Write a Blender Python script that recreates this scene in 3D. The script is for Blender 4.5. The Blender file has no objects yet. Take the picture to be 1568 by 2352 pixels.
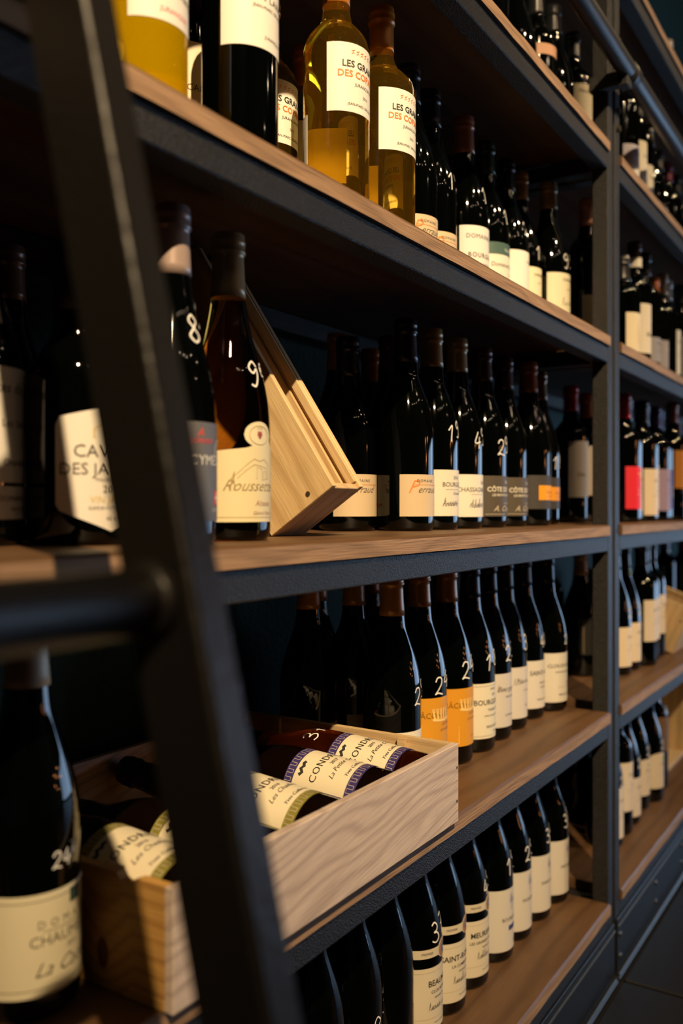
import bpy, bmesh, math, random
from mathutils import Vector, Matrix
random.seed(7)
PI = math.pi
SC = bpy.context.scene
COL = SC.collection

# ------------------------------------------------------------------ camera
ZC = 0.898                      # eye height above the floor
S_, C_ = 0.8415, 0.5403         # view direction (along the shelf, into the shelf)
cam_d = bpy.data.cameras.new('camera'); cam = bpy.data.objects.new('camera', cam_d); COL.objects.link(cam)
cam.location = (0, 0, ZC)
cam.rotation_euler = (PI/2, 0, -math.atan2(S_, C_))
cam_d.sensor_fit = 'HORIZONTAL'; cam_d.sensor_width = 24.0
cam_d.lens = 2050/1568*24.0
cam_d.shift_y = -8/1568
cam_d.clip_start = 0.02
cam_d.dof.use_dof = True; cam_d.dof.focus_distance = 1.08; cam_d.dof.aperture_fstop = 3.1
SC.camera = cam

# ------------------------------------------------------------------ world, exposure
w = bpy.data.worlds.new('world'); SC.world = w; w.use_nodes = True
w.node_tree.nodes['Background'].inputs[0].default_value = (0.55, 0.7, 1.0, 1)
w.node_tree.nodes['Background'].inputs[1].default_value = 0.004
SC.view_settings.view_transform = 'Standard'; SC.view_settings.look = 'None'
SC.view_settings.exposure = 0.0; SC.view_settings.gamma = 1.0
SC.view_settings.use_curve_mapping = False
SC.cycles.max_bounces = 10; SC.cycles.transmission_bounces = 10
SC.cycles.sample_clamp_indirect = 4.0
SC.cycles.caustics_reflective = False

# ------------------------------------------------------------------ lights
def spot(x, y, z, target, power, col, size=70, rad=0.03, blend=0.35):
    d = bpy.data.lights.new('ceiling_spot', 'SPOT'); o = bpy.data.objects.new('ceiling_spot', d); COL.objects.link(o)
    d.energy = power; d.color = col; d.spot_size = math.radians(size); d.spot_blend = blend; d.shadow_soft_size = rad
    o.location = (x, y, z+ZC)
    o.rotation_euler = (Vector(target)+Vector((0, 0, ZC))-o.location).to_track_quat('-Z', 'Y').to_euler()
    return o
WARM = (1.0, 0.71, 0.40)
spot(-1.3, -1.75, 2.8, (0.8, 0.5, 0.52), 1350, WARM, 35, 0.03, 1.0)
spot(1.3, -1.85, 2.8, (1.9, 0.5, 0.75), 130, WARM, 42, 0.035, 1.0)
spot(3.0, -1.7, 2.7, (2.3, 0.5, 0.55), 230, WARM, 44, 0.035, 1.0)
for (x, y, z, p) in ((0.3, -2.9, 2.6, 2.5), (1.0, -3.1, 2.6, 2.5), (2.1, -3.0, 2.6, 3), (3.6, -2.8, 2.5, 3), (0.8, -1.2, 2.7, 2), (4.1, -1.2, 2.3, 3), (-0.2, -2.2, 2.3, 2), (0.7, -2.4, 3.0, 3), (1.6, -1.6, 1.9, 1.5), (2.8, -3.6, 2.2, 3)):
    d = bpy.data.lights.new('ceiling_bulb', 'POINT'); o = bpy.data.objects.new('ceiling_bulb', d); COL.objects.link(o)
    d.energy = p; d.color = (1, 0.75, 0.5); d.shadow_soft_size = 0.014; o.location = (x, y, z+ZC)
for (x, y, z) in ((3.2, -2.9, 0.30), (3.6, -2.6, 0.48), (2.8, -3.3, 0.15), (3.9, -2.3, 0.15), (3.1, -3.5, 0.5), (3.4, -3.2, -0.05)):
    d = bpy.data.lights.new('table_bulb', 'POINT'); o = bpy.data.objects.new('table_bulb', d); COL.objects.link(o)
    d.energy = 2.5; d.color = (1, 0.36, 0.10); d.shadow_soft_size = 0.035; o.location = (x, y, z+ZC)

# ------------------------------------------------------------------ materials
_m = {}
def new_mat(name):
    m = bpy.data.materials.new(name); m.use_nodes = True
    return m, m.node_tree.nodes, m.node_tree.links, m.node_tree.nodes['Principled BSDF']
def M(col, rough=0.6, metal=0.0, spec=0.5, name='paint', coat=0.0):
    k = (tuple(col), rough, metal, spec, coat)
    if k in _m: return _m[k]
    m, N, L, P = new_mat(name)
    # a faint procedural unevenness so that nothing is perfectly flat
    tc = N.new('ShaderNodeTexCoord'); nz = N.new('ShaderNodeTexNoise'); nz.inputs['Scale'].default_value = 60
    mx = N.new('ShaderNodeMixRGB'); mx.inputs[1].default_value = (*[c*0.93 for c in col], 1); mx.inputs[2].default_value = (*[min(1, c*1.05) for c in col], 1)
    L.new(tc.outputs['Object'], nz.inputs['Vector']); L.new(nz.outputs['Fac'], mx.inputs[0]); L.new(mx.outputs[0], P.inputs['Base Color'])
    P.inputs['Roughness'].default_value = rough; P.inputs['Metallic'].default_value = metal
    P.inputs['Specular IOR Level'].default_value = spec; P.inputs['Coat Weight'].default_value = coat
    _m[k] = m; return m
def paper(col):
    k = ('paper', tuple(col))
    if k in _m: return _m[k]
    m, N, L, P = new_mat('label_paper')
    tc = N.new('ShaderNodeTexCoord'); nz = N.new('ShaderNodeTexNoise'); nz.inputs['Scale'].default_value = 900
    bp = N.new('ShaderNodeBump'); bp.inputs['Strength'].default_value = 0.12; bp.inputs['Distance'].default_value = 0.0004
    L.new(tc.outputs['Object'], nz.inputs['Vector']); L.new(nz.outputs['Fac'], bp.inputs['Height']); L.new(bp.outputs[0], P.inputs['Normal'])
    P.inputs['Base Color'].default_value = (*col, 1); P.inputs['Roughness'].default_value = 0.55; P.inputs['Specular IOR Level'].default_value = 0.35
    _m[k] = m; return m
def steel(name, col, rough, bump, scale, spec=0.45):
    m, N, L, P = new_mat(name)
    tc = N.new('ShaderNodeTexCoord'); nz = N.new('ShaderNodeTexNoise'); nz.inputs['Scale'].default_value = scale; nz.inputs['Detail'].default_value = 3
    vo = N.new('ShaderNodeTexVoronoi'); vo.inputs['Scale'].default_value = scale*0.6
    ad = N.new('ShaderNodeMath'); ad.operation = 'ADD'
    bp = N.new('ShaderNodeBump'); bp.inputs['Strength'].default_value = bump; bp.inputs['Distance'].default_value = 0.001
    n2 = N.new('ShaderNodeTexNoise'); n2.inputs['Scale'].default_value = 9
    cr = N.new('ShaderNodeMixRGB'); cr.inputs[1].default_value = (*[c*0.75 for c in col], 1); cr.inputs[2].default_value = (*[c*1.25 for c in col], 1)
    for n in (nz, vo, n2): L.new(tc.outputs['Object'], n.inputs['Vector'])
    L.new(nz.outputs['Fac'], ad.inputs[0]); L.new(vo.outputs['Distance'], ad.inputs[1]); L.new(ad.outputs[0], bp.inputs['Height'])
    L.new(bp.outputs[0], P.inputs['Normal']); L.new(n2.outputs['Fac'], cr.inputs[0]); L.new(cr.outputs[0], P.inputs['Base Color'])
    P.inputs['Roughness'].default_value = rough; P.inputs['Specular IOR Level'].default_value = spec
    return m
STEEL = steel('black_steel', (0.011, 0.0105, 0.010), 0.45, 0.9, 900)
LADDER = steel('ladder_steel', (0.0085, 0.0075, 0.0065), 0.42, 0.25, 300, 0.36)
PIPE = steel('pipe_steel', (0.03, 0.03, 0.032), 0.4, 0.2, 400)
PANEL = steel('panel_steel', (0.010, 0.012, 0.016), 0.32, 0.12, 200)
def wood(name, dark, mid, light, scale=1.0, axis=(1, 0, 0), stretch=0.07, rings=26, dist=5.0, rough=0.6, bump=0.25, knot=None, rot=0.0, contrast=1.0):
    """procedural timber: fine fibres + growth-ring bands, both stretched along `axis`"""
    m, N, L, P = new_mat(name)
    tc = N.new('ShaderNodeTexCoord'); mp = N.new('ShaderNodeMapping')
    sc = [scale]*3
    for i in range(3):
        if axis[i]: sc[i] = scale*stretch
    mp.inputs['Scale'].default_value = sc
    if rot:
        m0 = N.new('ShaderNodeMapping'); m0.inputs['Rotation'].default_value = (0, rot, 0)
        L.new(tc.outputs['Object'], m0.inputs['Vector']); L.new(m0.outputs[0], mp.inputs['Vector'])
    else:
        L.new(tc.outputs['Object'], mp.inputs['Vector'])
    n1 = N.new('ShaderNodeTexNoise'); n1.inputs['Scale'].default_value = 9; n1.inputs['Detail'].default_value = 2
    L.new(mp.outputs[0], n1.inputs['Vector'])
    mu = N.new('ShaderNodeMath'); mu.operation = 'MULTIPLY'; mu.inputs[1].default_value = dist*9
    L.new(n1.outputs['Fac'], mu.inputs[0])
    dt = N.new('ShaderNodeVectorMath'); dt.operation = 'DOT_PRODUCT'
    fr = rings*22.0; dt.inputs[1].default_value = [0 if axis[0] else fr*.9, 0 if axis[1] else fr*.7, 0 if axis[2] else fr]
    L.new(mp.inputs['Vector'].links[0].from_socket, dt.inputs[0])
    a0 = N.new('ShaderNodeMath'); L.new(mu.outputs[0], a0.inputs[0]); L.new(dt.outputs['Value'], a0.inputs[1])
    src = a0.outputs[0]
    mf = N.new('ShaderNodeMapping'); mf.inputs['Scale'].default_value = [.05 if a else 1.0 for a in axis]
    L.new(mp.inputs['Vector'].links[0].from_socket, mf.inputs['Vector'])
    if knot:
        vd = N.new('ShaderNodeVectorMath'); vd.operation = 'DISTANCE'
        ks = N.new('ShaderNodeMapping'); ks.inputs['Scale'].default_value = knot[1]
        L.new(tc.outputs['Object'], ks.inputs['Vector']); L.new(ks.outputs[0], vd.inputs[0])
        vd.inputs[1].default_value = [a*b for a, b in zip(knot[0], knot[1])]
        km = N.new('ShaderNodeMapRange'); km.inputs[1].default_value = 0.0; km.inputs[2].default_value = 0.035; km.inputs[3].default_value = 14; km.inputs[4].default_value = 0
        L.new(vd.outputs['Value'], km.inputs[0])
        ad = N.new('ShaderNodeMath'); L.new(src, ad.inputs[0]); L.new(km.outputs[0], ad.inputs[1]); src = ad.outputs[0]
    sn = N.new('ShaderNodeMath'); sn.operation = 'SINE'; L.new(src, sn.inputs[0])
    r1 = N.new('ShaderNodeMapRange'); r1.inputs[1].default_value = -1; r1.inputs[2].default_value = 1; L.new(sn.outputs[0], r1.inputs[0])
    pw = N.new('ShaderNodeMath'); pw.operation = 'POWER'; pw.inputs[1].default_value = 2.6; L.new(r1.outputs[0], pw.inputs[0])
    n2 = N.new('ShaderNodeTexNoise'); n2.inputs['Scale'].default_value = 420; n2.inputs['Detail'].default_value = 4
    L.new(mf.outputs[0], n2.inputs['Vector'])
    n3 = N.new('ShaderNodeTexNoise'); n3.inputs['Scale'].default_value = 7; L.new(tc.outputs['Object'], n3.inputs['Vector'])
    c1 = N.new('ShaderNodeMixRGB'); c1.inputs[1].default_value = (*light, 1); c1.inputs[2].default_value = (*mid, 1); L.new(n3.outputs['Fac'], c1.inputs[0])
    c2 = N.new('ShaderNodeMixRGB'); c2.inputs[2].default_value = (*dark, 1); L.new(c1.outputs[0], c2.inputs[1])
    mm = N.new('ShaderNodeMath'); mm.operation = 'MULTIPLY'; mm.inputs[1].default_value = 0.75*contrast; L.new(pw.outputs[0], mm.inputs[0]); L.new(mm.outputs[0], c2.inputs[0])
    c3 = N.new('ShaderNodeMixRGB'); c3.blend_type = 'MULTIPLY'; c3.inputs[0].default_value = 0.5
    rr = N.new('ShaderNodeMapRange'); rr.inputs[1].default_value = 0.35; rr.inputs[2].default_value = 0.65; rr.inputs[3].default_value = 0.62; rr.inputs[4].default_value = 1.0
    L.new(n2.outputs['Fac'], rr.inputs[0]); L.new(c2.outputs[0], c3.inputs[1]); L.new(rr.outputs[0], c3.inputs[2])
    out = c3.outputs[0]
    if knot:
        kk = N.new('ShaderNodeMapRange'); kk.inputs[1].default_value = 0.0058; kk.inputs[2].default_value = 0.0078; kk.inputs[3].default_value = 0.95; kk.inputs[4].default_value = 0
        L.new(vd.outputs['Value'], kk.inputs[0])
        c4 = N.new('ShaderNodeMixRGB'); c4.inputs[2].default_value = (0.10, 0.022, 0.004, 1); L.new(kk.outputs[0], c4.inputs[0]); L.new(out, c4.inputs[1]); out = c4.outputs[0]
    L.new(out, P.inputs['Base Color'])
    bp = N.new('ShaderNodeBump'); bp.inputs['Strength'].default_value = bump; bp.inputs['Distance'].default_value = 0.0012
    L.new(n2.outputs['Fac'], bp.inputs['Height']); L.new(bp.outputs[0], P.inputs['Normal'])
    P.inputs['Roughness'].default_value = rough
    return m
BOARD = wood('stained_board', (0.035, 0.016, 0.006), (0.11, 0.054, 0.022), (0.165, 0.088, 0.039), axis=(1, 0, 0), stretch=0.12, rings=7, dist=2.6, rough=0.5, contrast=0.5)
SAWN = wood('sawn_edge', (0.17, 0.10, 0.055), (0.34, 0.20, 0.105), (0.43, 0.275, 0.165), axis=(1, 0, 0), stretch=0.3, rings=16, dist=3.5, rough=0.75, bump=0.9, contrast=0.6)
PINE_DAYLIGHT = wood('pine_daylight_tint', (0.36, 0.26, 0.225), (0.66, 0.53, 0.45), (0.73, 0.61, 0.53), axis=(1, 0, 0), stretch=0.30, rings=19, dist=6.5, rough=0.65, rot=0.14, contrast=0.62)  # same pine as the crate end, with cool daylight mixed into its colour
PINE_WARMLIGHT = wood('pine_warm_light_tint', (0.33, 0.14, 0.03), (0.56, 0.30, 0.075), (0.66, 0.38, 0.11), axis=(0, 1, 0), stretch=0.30, rings=20, dist=2.4, rough=0.6,
              knot=((0, 0.076, 0.028), (1, 1.0, 0.55)), contrast=0.7)  # same pine as the crate front, the warm light's orange put into its colour
PINE = wood('pine_plain', (0.42, 0.24, 0.10), (0.66, 0.46, 0.23), (0.76, 0.56, 0.31), axis=(0, 1, 0), stretch=0.2, rings=16, dist=1.8, rough=0.6, contrast=0.5)
PINE_S = wood('pine_side', (0.46, 0.27, 0.10), (0.74, 0.52, 0.25), (0.80, 0.60, 0.33), axis=(0, 0, 1), stretch=0.16, rings=14, dist=2.2, rough=0.55, contrast=0.6)

def glass_mat(name, col, ior=1.38, rough=0.0):
    m, N, L, P = new_mat(name)
    P.inputs['Base Color'].default_value = (*col, 1); P.inputs['Transmission Weight'].default_value = 1.0
    P.inputs['IOR'].default_value = ior; P.inputs['Roughness'].default_value = rough
    nz = N.new('ShaderNodeTexNoise'); tc = N.new('ShaderNodeTexCoord'); nz.inputs['Scale'].default_value = 30
    bp = N.new('ShaderNodeBump'); bp.inputs['Strength'].default_value = 0.05; bp.inputs['Distance'].default_value = 0.001
    L.new(tc.outputs['Object'], nz.inputs['Vector']); L.new(nz.outputs['Fac'], bp.inputs['Height']); L.new(bp.outputs[0], P.inputs['Normal'])
    return m
def wine_mat(name, col, tr, k):
    m = glass_mat(name, col); N = m.node_tree.nodes; L = m.node_tree.links; P = N['Principled BSDF']; O = N['Material Output']
    t = N.new('ShaderNodeBsdfTranslucent'); t.inputs[0].default_value = (*tr, 1)
    d = N.new('ShaderNodeBsdfDiffuse'); d.inputs[0].default_value = (*tr, 1)
    a = N.new('ShaderNodeMixShader'); a.inputs[0].default_value = .45; L.new(t.outputs[0], a.inputs[1]); L.new(d.outputs[0], a.inputs[2])
    b = N.new('ShaderNodeMixShader'); b.inputs[0].default_value = k; L.new(P.outputs[0], b.inputs[1]); L.new(a.outputs[0], b.inputs[2]); L.new(b.outputs[0], O.inputs[0])
    return m
GOLD = wine_mat('golden_wine_glass', (0.99, 0.72, 0.12), (0.85, 0.45, 0.02), 0.05)
YELL = wine_mat('yellow_wine_glass', (0.98, 0.80, 0.15), (1.0, 0.66, 0.0), 0.50)
AMBER = glass_mat('amber_glass', (0.55, 0.26, 0.04))
def dark_glass(name, col):
    m, N, L, P = new_mat(name)
    tc = N.new('ShaderNodeTexCoord'); nz = N.new('ShaderNodeTexNoise'); nz.inputs['Scale'].default_value = 22; nz.inputs['Detail'].default_value = 1
    bp = N.new('ShaderNodeBump'); bp.inputs['Strength'].default_value = 0.06; bp.inputs['Distance'].default_value = 0.0012
    L.new(tc.outputs['Object'], nz.inputs['Vector']); L.new(nz.outputs['Fac'], bp.inputs['Height']); L.new(bp.outputs[0], P.inputs['Normal'])
    P.inputs['Base Color'].default_value = (*col, 1); P.inputs['Roughness'].default_value = 0.045; P.inputs['IOR'].default_value = 1.5
    return m
GREEN = dark_glass('dark_green_glass', (0.0005, 0.0008, 0.0005))
BROWN = dark_glass('dark_brown_glass', (0.004, 0.0016, 0.0006))
CHALK = M((0.85, 0.83, 0.78), 0.8, name='chalk_ink')
INK = M((0.03, 0.028, 0.025), 0.6, name='printing_ink')
def emis(name, col, st):
    m, N, L, P = new_mat(name); P.inputs['Base Color'].default_value = (0, 0, 0, 1)
    P.inputs['Emission Color'].default_value = (*col, 1); P.inputs['Emission Strength'].default_value = st; return m
def plaster(name, col, scale, bump, rough=0.85):
    m, N, L, P = new_mat(name)
    tc = N.new('ShaderNodeTexCoord'); nz = N.new('ShaderNodeTexNoise'); nz.inputs['Scale'].default_value = scale; nz.inputs['Detail'].default_value = 5
    bp = N.new('ShaderNodeBump'); bp.inputs['Strength'].default_value = bump; bp.inputs['Distance'].default_value = 0.004
    cr = N.new('ShaderNodeMixRGB'); cr.inputs[1].default_value = (*[c*0.8 for c in col], 1); cr.inputs[2].default_value = (*[c*1.15 for c in col], 1)
    L.new(tc.outputs['Object'], nz.inputs['Vector']); L.new(nz.outputs['Fac'], bp.inputs['Height']); L.new(bp.outputs[0], P.inputs['Normal'])
    L.new(nz.outputs['Fac'], cr.inputs[0]); L.new(cr.outputs[0], P.inputs['Base Color']); P.inputs['Roughness'].default_value = rough
    return m
TEAL = plaster('teal_plaster', (0.015, 0.068, 0.068), 90, 0.9)
WALLM = plaster('dark_plaster', (0.06, 0.055, 0.05), 40, 0.3)
TILE = plaster('black_tile', (0.010, 0.010, 0.011), 12, 0.08, 0.45)
GROUT = plaster('black_grout', (0.004, 0.004, 0.004), 60, 0.3)

# ------------------------------------------------------------------ mesh helpers
def to_obj(name, bm, mat, parent=None, smooth=False, mats=None):
    me = bpy.data.meshes.new(name); bm.normal_update(); bm.to_mesh(me); bm.free()
    for mm in (mats or [mat]): me.materials.append(mm)
    if smooth:
        for p in me.polygons: p.use_smooth = True
    o = bpy.data.objects.new(name, me); COL.objects.link(o)
    if parent: o.parent = parent
    return o
def add_box(bm, x0, x1, y0, y1, z0, z1, bevel=0.0, mi=0):
    r = bmesh.ops.create_cube(bm, size=1.0)
    vs = r['verts']
    for v in vs:
        v.co = Vector(((x0+x1)/2+v.co.x*(x1-x0), (y0+y1)/2+v.co.y*(y1-y0), (z0+z1)/2+v.co.z*(z1-z0)))
    fs = {f for v in vs for f in v.link_faces}
    for f in fs: f.material_index = mi
    if bevel > 0:
        es = list({e for v in vs for e in v.link_edges})
        bmesh.ops.bevel(bm, geom=es, offset=bevel, segments=1, affect='EDGES', material=-1)
def shift(bm, v):
    bmesh.ops.translate(bm, verts=bm.verts, vec=v)
def box_part(name, dims, mat, parent, origin, bevel=0.0008):
    bm = bmesh.new(); add_box(bm, *dims, bevel=bevel); shift(bm, -Vector(origin)); return to_obj(name, bm, mat, parent)
def add_tube(bm, a, b, r, n=24, cap=True):
    a, b = Vector(a), Vector(b); d = b-a; q = d.to_track_quat('Z', 'Y').to_matrix().to_4x4()
    bmesh.ops.create_cone(bm, cap_ends=cap, segments=n, radius1=r, radius2=r, depth=d.length, matrix=Matrix.Translation((a+b)/2) @ q)
def empty(name, loc, label=None, cat=None, group=None, rot=(0, 0, 0)):
    o = bpy.data.objects.new(name, None); COL.objects.link(o); o.location = loc; o.rotation_euler = rot; o.empty_display_size = 0.02
    if label: o['label'] = label
    if cat: o['category'] = cat
    if group: o['group'] = group
    return o
def tag(o, label, cat, group=None):
    o['label'] = label; o['category'] = cat
    if group: o['group'] = group
    return o
def struct(o): o['kind'] = 'structure'; return o

# ------------------------------------------------------------------ room
def wall(name, dims, mat):
    bm = bmesh.new(); add_box(bm, *dims); return struct(to_obj(name, bm, mat))
XL, XR, YF, YB, ZT = -2.6, 5.6, -4.4, 0.87, 4.1
wall('wall_back', (XL-.1, XR+.1, YB, YB+.1, 0, ZT), TEAL)
wall('wall_front', (XL-.1, XR+.1, YF-.1, YF, 0, ZT), WALLM)
wall('wall_left', (XL-.1, XL, YF, YB, 0, ZT), WALLM)
# right wall with a window opening
WY0, WY1, WZ0, WZ1 = -4.0, -0.35, 0.0+0.04, ZC+0.55
bm = bmesh.new()
add_box(bm, XR, XR+.1, YF, WY0, 0, ZT); add_box(bm, XR, XR+.1, WY1, YB, 0, ZT)
add_box(bm, XR, XR+.1, WY0, WY1, WZ1, ZT); add_box(bm, XR, XR+.1, WY0, WY1, 0, WZ0)
struct(to_obj('wall_right', bm, WALLM))
wall('ceiling', (XL-.1, XR+.1, YF-.1, YB+.1, ZT, ZT+.1), WALLM)
SKY = emis('daylight_outside', (0.45, 0.68, 1.0), 4.6)
win = bmesh.new(); add_box(win, XR+.06, XR+.07, WY0, WY1, WZ0, WZ1); win = struct(to_obj('window_1', win, SKY))
fm = M((0.03, 0.03, 0.03), 0.5, name='window_frame_paint')
for i in range(5):
    y = WY0+(WY1-WY0)*i/4
    bm = bmesh.new(); add_box(bm, XR+.01, XR+.055, max(WY0, y-.025), min(WY1, y+.025), WZ0, WZ1); to_obj('mullion', bm, fm, win)
for z in (WZ0, WZ1-.05):
    bm = bmesh.new(); add_box(bm, XR+.012, XR+.053, WY0, WY1, z, z+.05); to_obj('window_rail', bm, fm, win)
# floor: grout bed with large black tiles
bm = bmesh.new(); add_box(bm, XL-.1, XR+.1, YF-.1, YB+.1, -0.1, -0.012); floor = struct(to_obj('floor', bm, GROUT))
tw, td = 1.10, 1.20
tm = bpy.data.meshes.new('tile'); b = bmesh.new(); add_box(b, 0.004, tw-.004, -td+.004, -.004, -0.012, 0.0, bevel=0.002); b.to_mesh(tm); b.free(); tm.materials.append(TILE)
x0s = 1.7195
for i in range(-4, 4):
    for j in range(-1, 5):
        xa = x0s+i*tw; ya = 0.47-j*td
        if ya-td > YB or ya-td < YF-td+.1: continue
        o = bpy.data.objects.new('tile', tm); COL.objects.link(o); o.parent = floor; o.location = (xa, ya, 0)

# ------------------------------------------------------------------ shelving
SH = {0: 1.087, 1: 0.690, 2: 0.325, 3: -0.031, 4: -0.3827, 5: -0.7425}      # heights of the board tops relative to the eye
F = 0.48                   # front of the boards
FS = 0.485                 # front of the steel
DB = 0.85                  # back of the boards
XP0, XP1 = 1.682, 1.712    # left upright of the pair
XQ0, XQ1 = 1.728, 1.759    # right upright
XA = -1.2                  # where the left bay starts
XZ = 4.6
def frame(name, x0, x1, posts, levels, label):
    root = empty(name, (x0, FS, 0), label, 'shelf frame')
    org = (x0, FS, 0)
    for (a, b_) in posts:
        box_part('upright', (a, b_, FS, FS+.03, 0.0, ZC+1.9), STEEL, root, org, 0.0015)
        box_part('upright', (a, b_, DB-.03, DB, 0.0, ZC+1.9), STEEL, root, org, 0.0015)
    xs0, xs1 = posts[0][1], posts[1][0]
    for l in levels:
        zt = ZC+SH[l]-.020
        box_part('front_rail', (xs0, xs1, FS, FS+.03, zt-.030, zt-.0005), STEEL, root, org, 0.0015)
        box_part('back_rail', (xs0, xs1, DB-.03, DB, zt-.030, zt-.0005), STEEL, root, org, 0.0015)
        for (a, b_) in posts:
            box_part('side_rail', (a, b_, FS+.0305, DB-.0305, zt-.030, zt-.0005), STEEL, root, org, 0.0015)
    # plinth under the lowest board
    zt = ZC+SH[5]-.052
    pn = box_part('plinth_panel', (xs0-.028, xs1+.028, FS-.004, FS-.001, 0.006, zt+.004), PANEL, root, org, 0.0005)
    box_part('plinth_lip', (xs0-.028, xs1+.028, FS-.0065, FS-.004, zt-.012, zt-.008), M((0.05, 0.055, 0.06), 0.35, name='lip'), root, org, 0.0003)
    box_part('floor_strip', (xs0-.028, xs1+.028, FS-.009, FS-.0045, 0.0005, 0.0042), M((0.06, 0.07, 0.08), 0.35, 0.3, name='strip_metal'), root, org, 0.0008)
    n = 0
    for xx in ([xs1-.006, xs1-.27, xs1-.53, xs1-.8] if name == 'left_frame_bay' else [xs0-.012, xs0+.27, xs0+.53, xs0+.8]):
        for zz in (zt-.030, 0.032):
            b = bmesh.new(); bmesh.ops.create_uvsphere(b, u_segments=10, v_segments=6, radius=0.006)
            for v in b.verts: v.co.y *= 0.55
            shift(b, Vector((xx, FS-.005, zz))-Vector(org))
            to_obj('screw', b, M((0.10, 0.11, 0.13), 0.3, 0.7, name='screw_metal'), root, smooth=True)
    return root
frame('shelving_frame', XA, XP1, ((XA-.03, XA), (XP0, XP1)), (1, 2, 3, 4, 5), 'long black steel shelving frame nearest the ladder, left of the double uprights').name = 'shelving_frame'
frame('shelving_frame', XQ0, XZ, ((XQ0, XQ1), (XZ, XZ+.03)), (0, 1, 2, 3, 4, 5), 'black steel shelving frame of the bay right of the double uprights')

def board(x0, x1, lvl, label, notch_left=False, notch_right=False):
    """plank with corner notches round the uprights; rough-sawn lighter front edge"""
    z1 = ZC+SH[lvl]; z0 = z1-.020
    bm = bmesh.new()
    N = 60
    front = []
    for i in range(N+1):
        x = x0+(x1-x0)*i/N
        front.append((x, F+random.uniform(-.0007, .0007)))
    pts = list(front)
    if notch_right: pts += [(x1, FS+.034), (x1+.036, FS+.034), (x1+.036, DB-.034), (x1, DB-.034), (x1, DB)]
    else: pts += [(x1, DB)]
    if notch_left: pts += [(x0, DB), (x0, DB-.034), (x0-.0, DB-.034), (x0-.0, FS+.034)][0:1]
    else: pts += [(x0, DB)]
    top = [bm.verts.new((x, y, z1)) for x, y in pts]
    # small worn chamfer along the front top edge
    for i in range(N+1): top[i].co.y += .0028
    ch = [bm.verts.new((x, y, z1-.0028-random.uniform(0, .0008))) for x, y in front]
    bot = [bm.verts.new((x, y, z0)) for x, y in pts]
    bm.faces.new(top); bm.faces.new(list(reversed(bot)))
    n = len(pts)
    for i in range(N):
        f = bm.faces.new((ch[i], ch[i+1], top[i+1], top[i])); f.material_index = 0
        f = bm.faces.new((bot[i], bot[i+1], ch[i+1], ch[i])); f.material_index = 1
    for i in range(N, n-1):
        if i == N: bm.faces.new((bot[i], bot[i+1], top[i+1], top[i], ch[N]))
        else: bm.faces.new((bot[i], bot[i+1], top[i+1], top[i]))
    bm.faces.new((bot[n-1], bot[0], ch[0], top[0], top[n-1]))
    org = Vector((x0, F, z1)); shift(bm, -org)
    o = to_obj('shelf_board', bm, None, mats=[BOARD, SAWN]); o.location = org
    tag(o, label, 'shelf board', 'wooden shelf boards')
    return o
board(XA+.002, XP0-.0008, 1, 'brown wooden shelf board at the top of the left bay, above the golden bottles', notch_right=False)
board(XA+.002, XP0-.0008, 2, 'brown wooden shelf board under the bottles of golden wine')
board(XA+.002, XP0-.0008, 3, 'eye-level brown wooden shelf board under the leaning pine box')
board(XA+.002, XP0-.0008, 4, 'brown wooden shelf board under the pine crate of lying bottles')
board(XA+.002, XP0-.0008, 5, 'lowest brown wooden shelf board of the bay left of the double uprights')
for l, t in ((0, 'topmost wooden shelf board of the right bay, at the upper right corner'), (1, 'wooden shelf board of the right bay behind the blue-lit pipe'),
             (2, 'wooden shelf board of the right bay, second above the leaning pale box'), (3, 'wooden shelf board of the right bay under the red labelled bottle'),
             (4, 'wooden shelf board of the right bay under the leaning pale box'), (5, 'lowest wooden shelf board of the right bay, by the floor')):
    board(XQ1+.0015, XZ-.002, l, t)

# ladder track pipe in front of the uprights
PY, PZ, PR = 0.449, ZC+0.8137, 0.017
tr = empty('ladder_track', (1.70, PY, PZ), 'round dark steel pipe running along the top, held off the uprights', 'ladder rail')
b = bmesh.new(); add_tube(b, (XA-1.70, 0, 0), (XZ-1.70, 0, 0), PR, 40); to_obj('pipe', b, PIPE, tr, True)
for dx in (-2.4, 0.0, 2.6):
    b = bmesh.new(); add_tube(b, (dx-.018, 0, 0), (dx+.018, 0, 0), PR+.0022, 40); to_obj('collar', b, PIPE, tr, True)
    b = bmesh.new(); add_box(b, dx-.040, dx-.020, 0.004, FS+.03-PY, -.032, -.006, 0.001); to_obj('bracket_arm', b, STEEL, tr)
    b = bmesh.new(); add_box(b, dx-.040, dx-.012, -.006, .012, -.034, -.010, 0.001); to_obj('bracket_foot', b, STEEL, tr)
# bolts on the right upright near the pipe
for zz in (.905, .86, .77, .735):
    b = bmesh.new(); bmesh.ops.create_cone(b, cap_ends=True, segments=8, radius1=.006, radius2=.006, depth=.006, matrix=Matrix.Translation((XQ0+.016-1.70, FS-.003-PY, ZC+zz-PZ)) @ Matrix.Rotation(PI/2, 4, 'X'))
    to_obj('bolt', b, M((0.2, 0.17, 0.12), 0.3, 0.8, name='bolt_metal'), tr)

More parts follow.
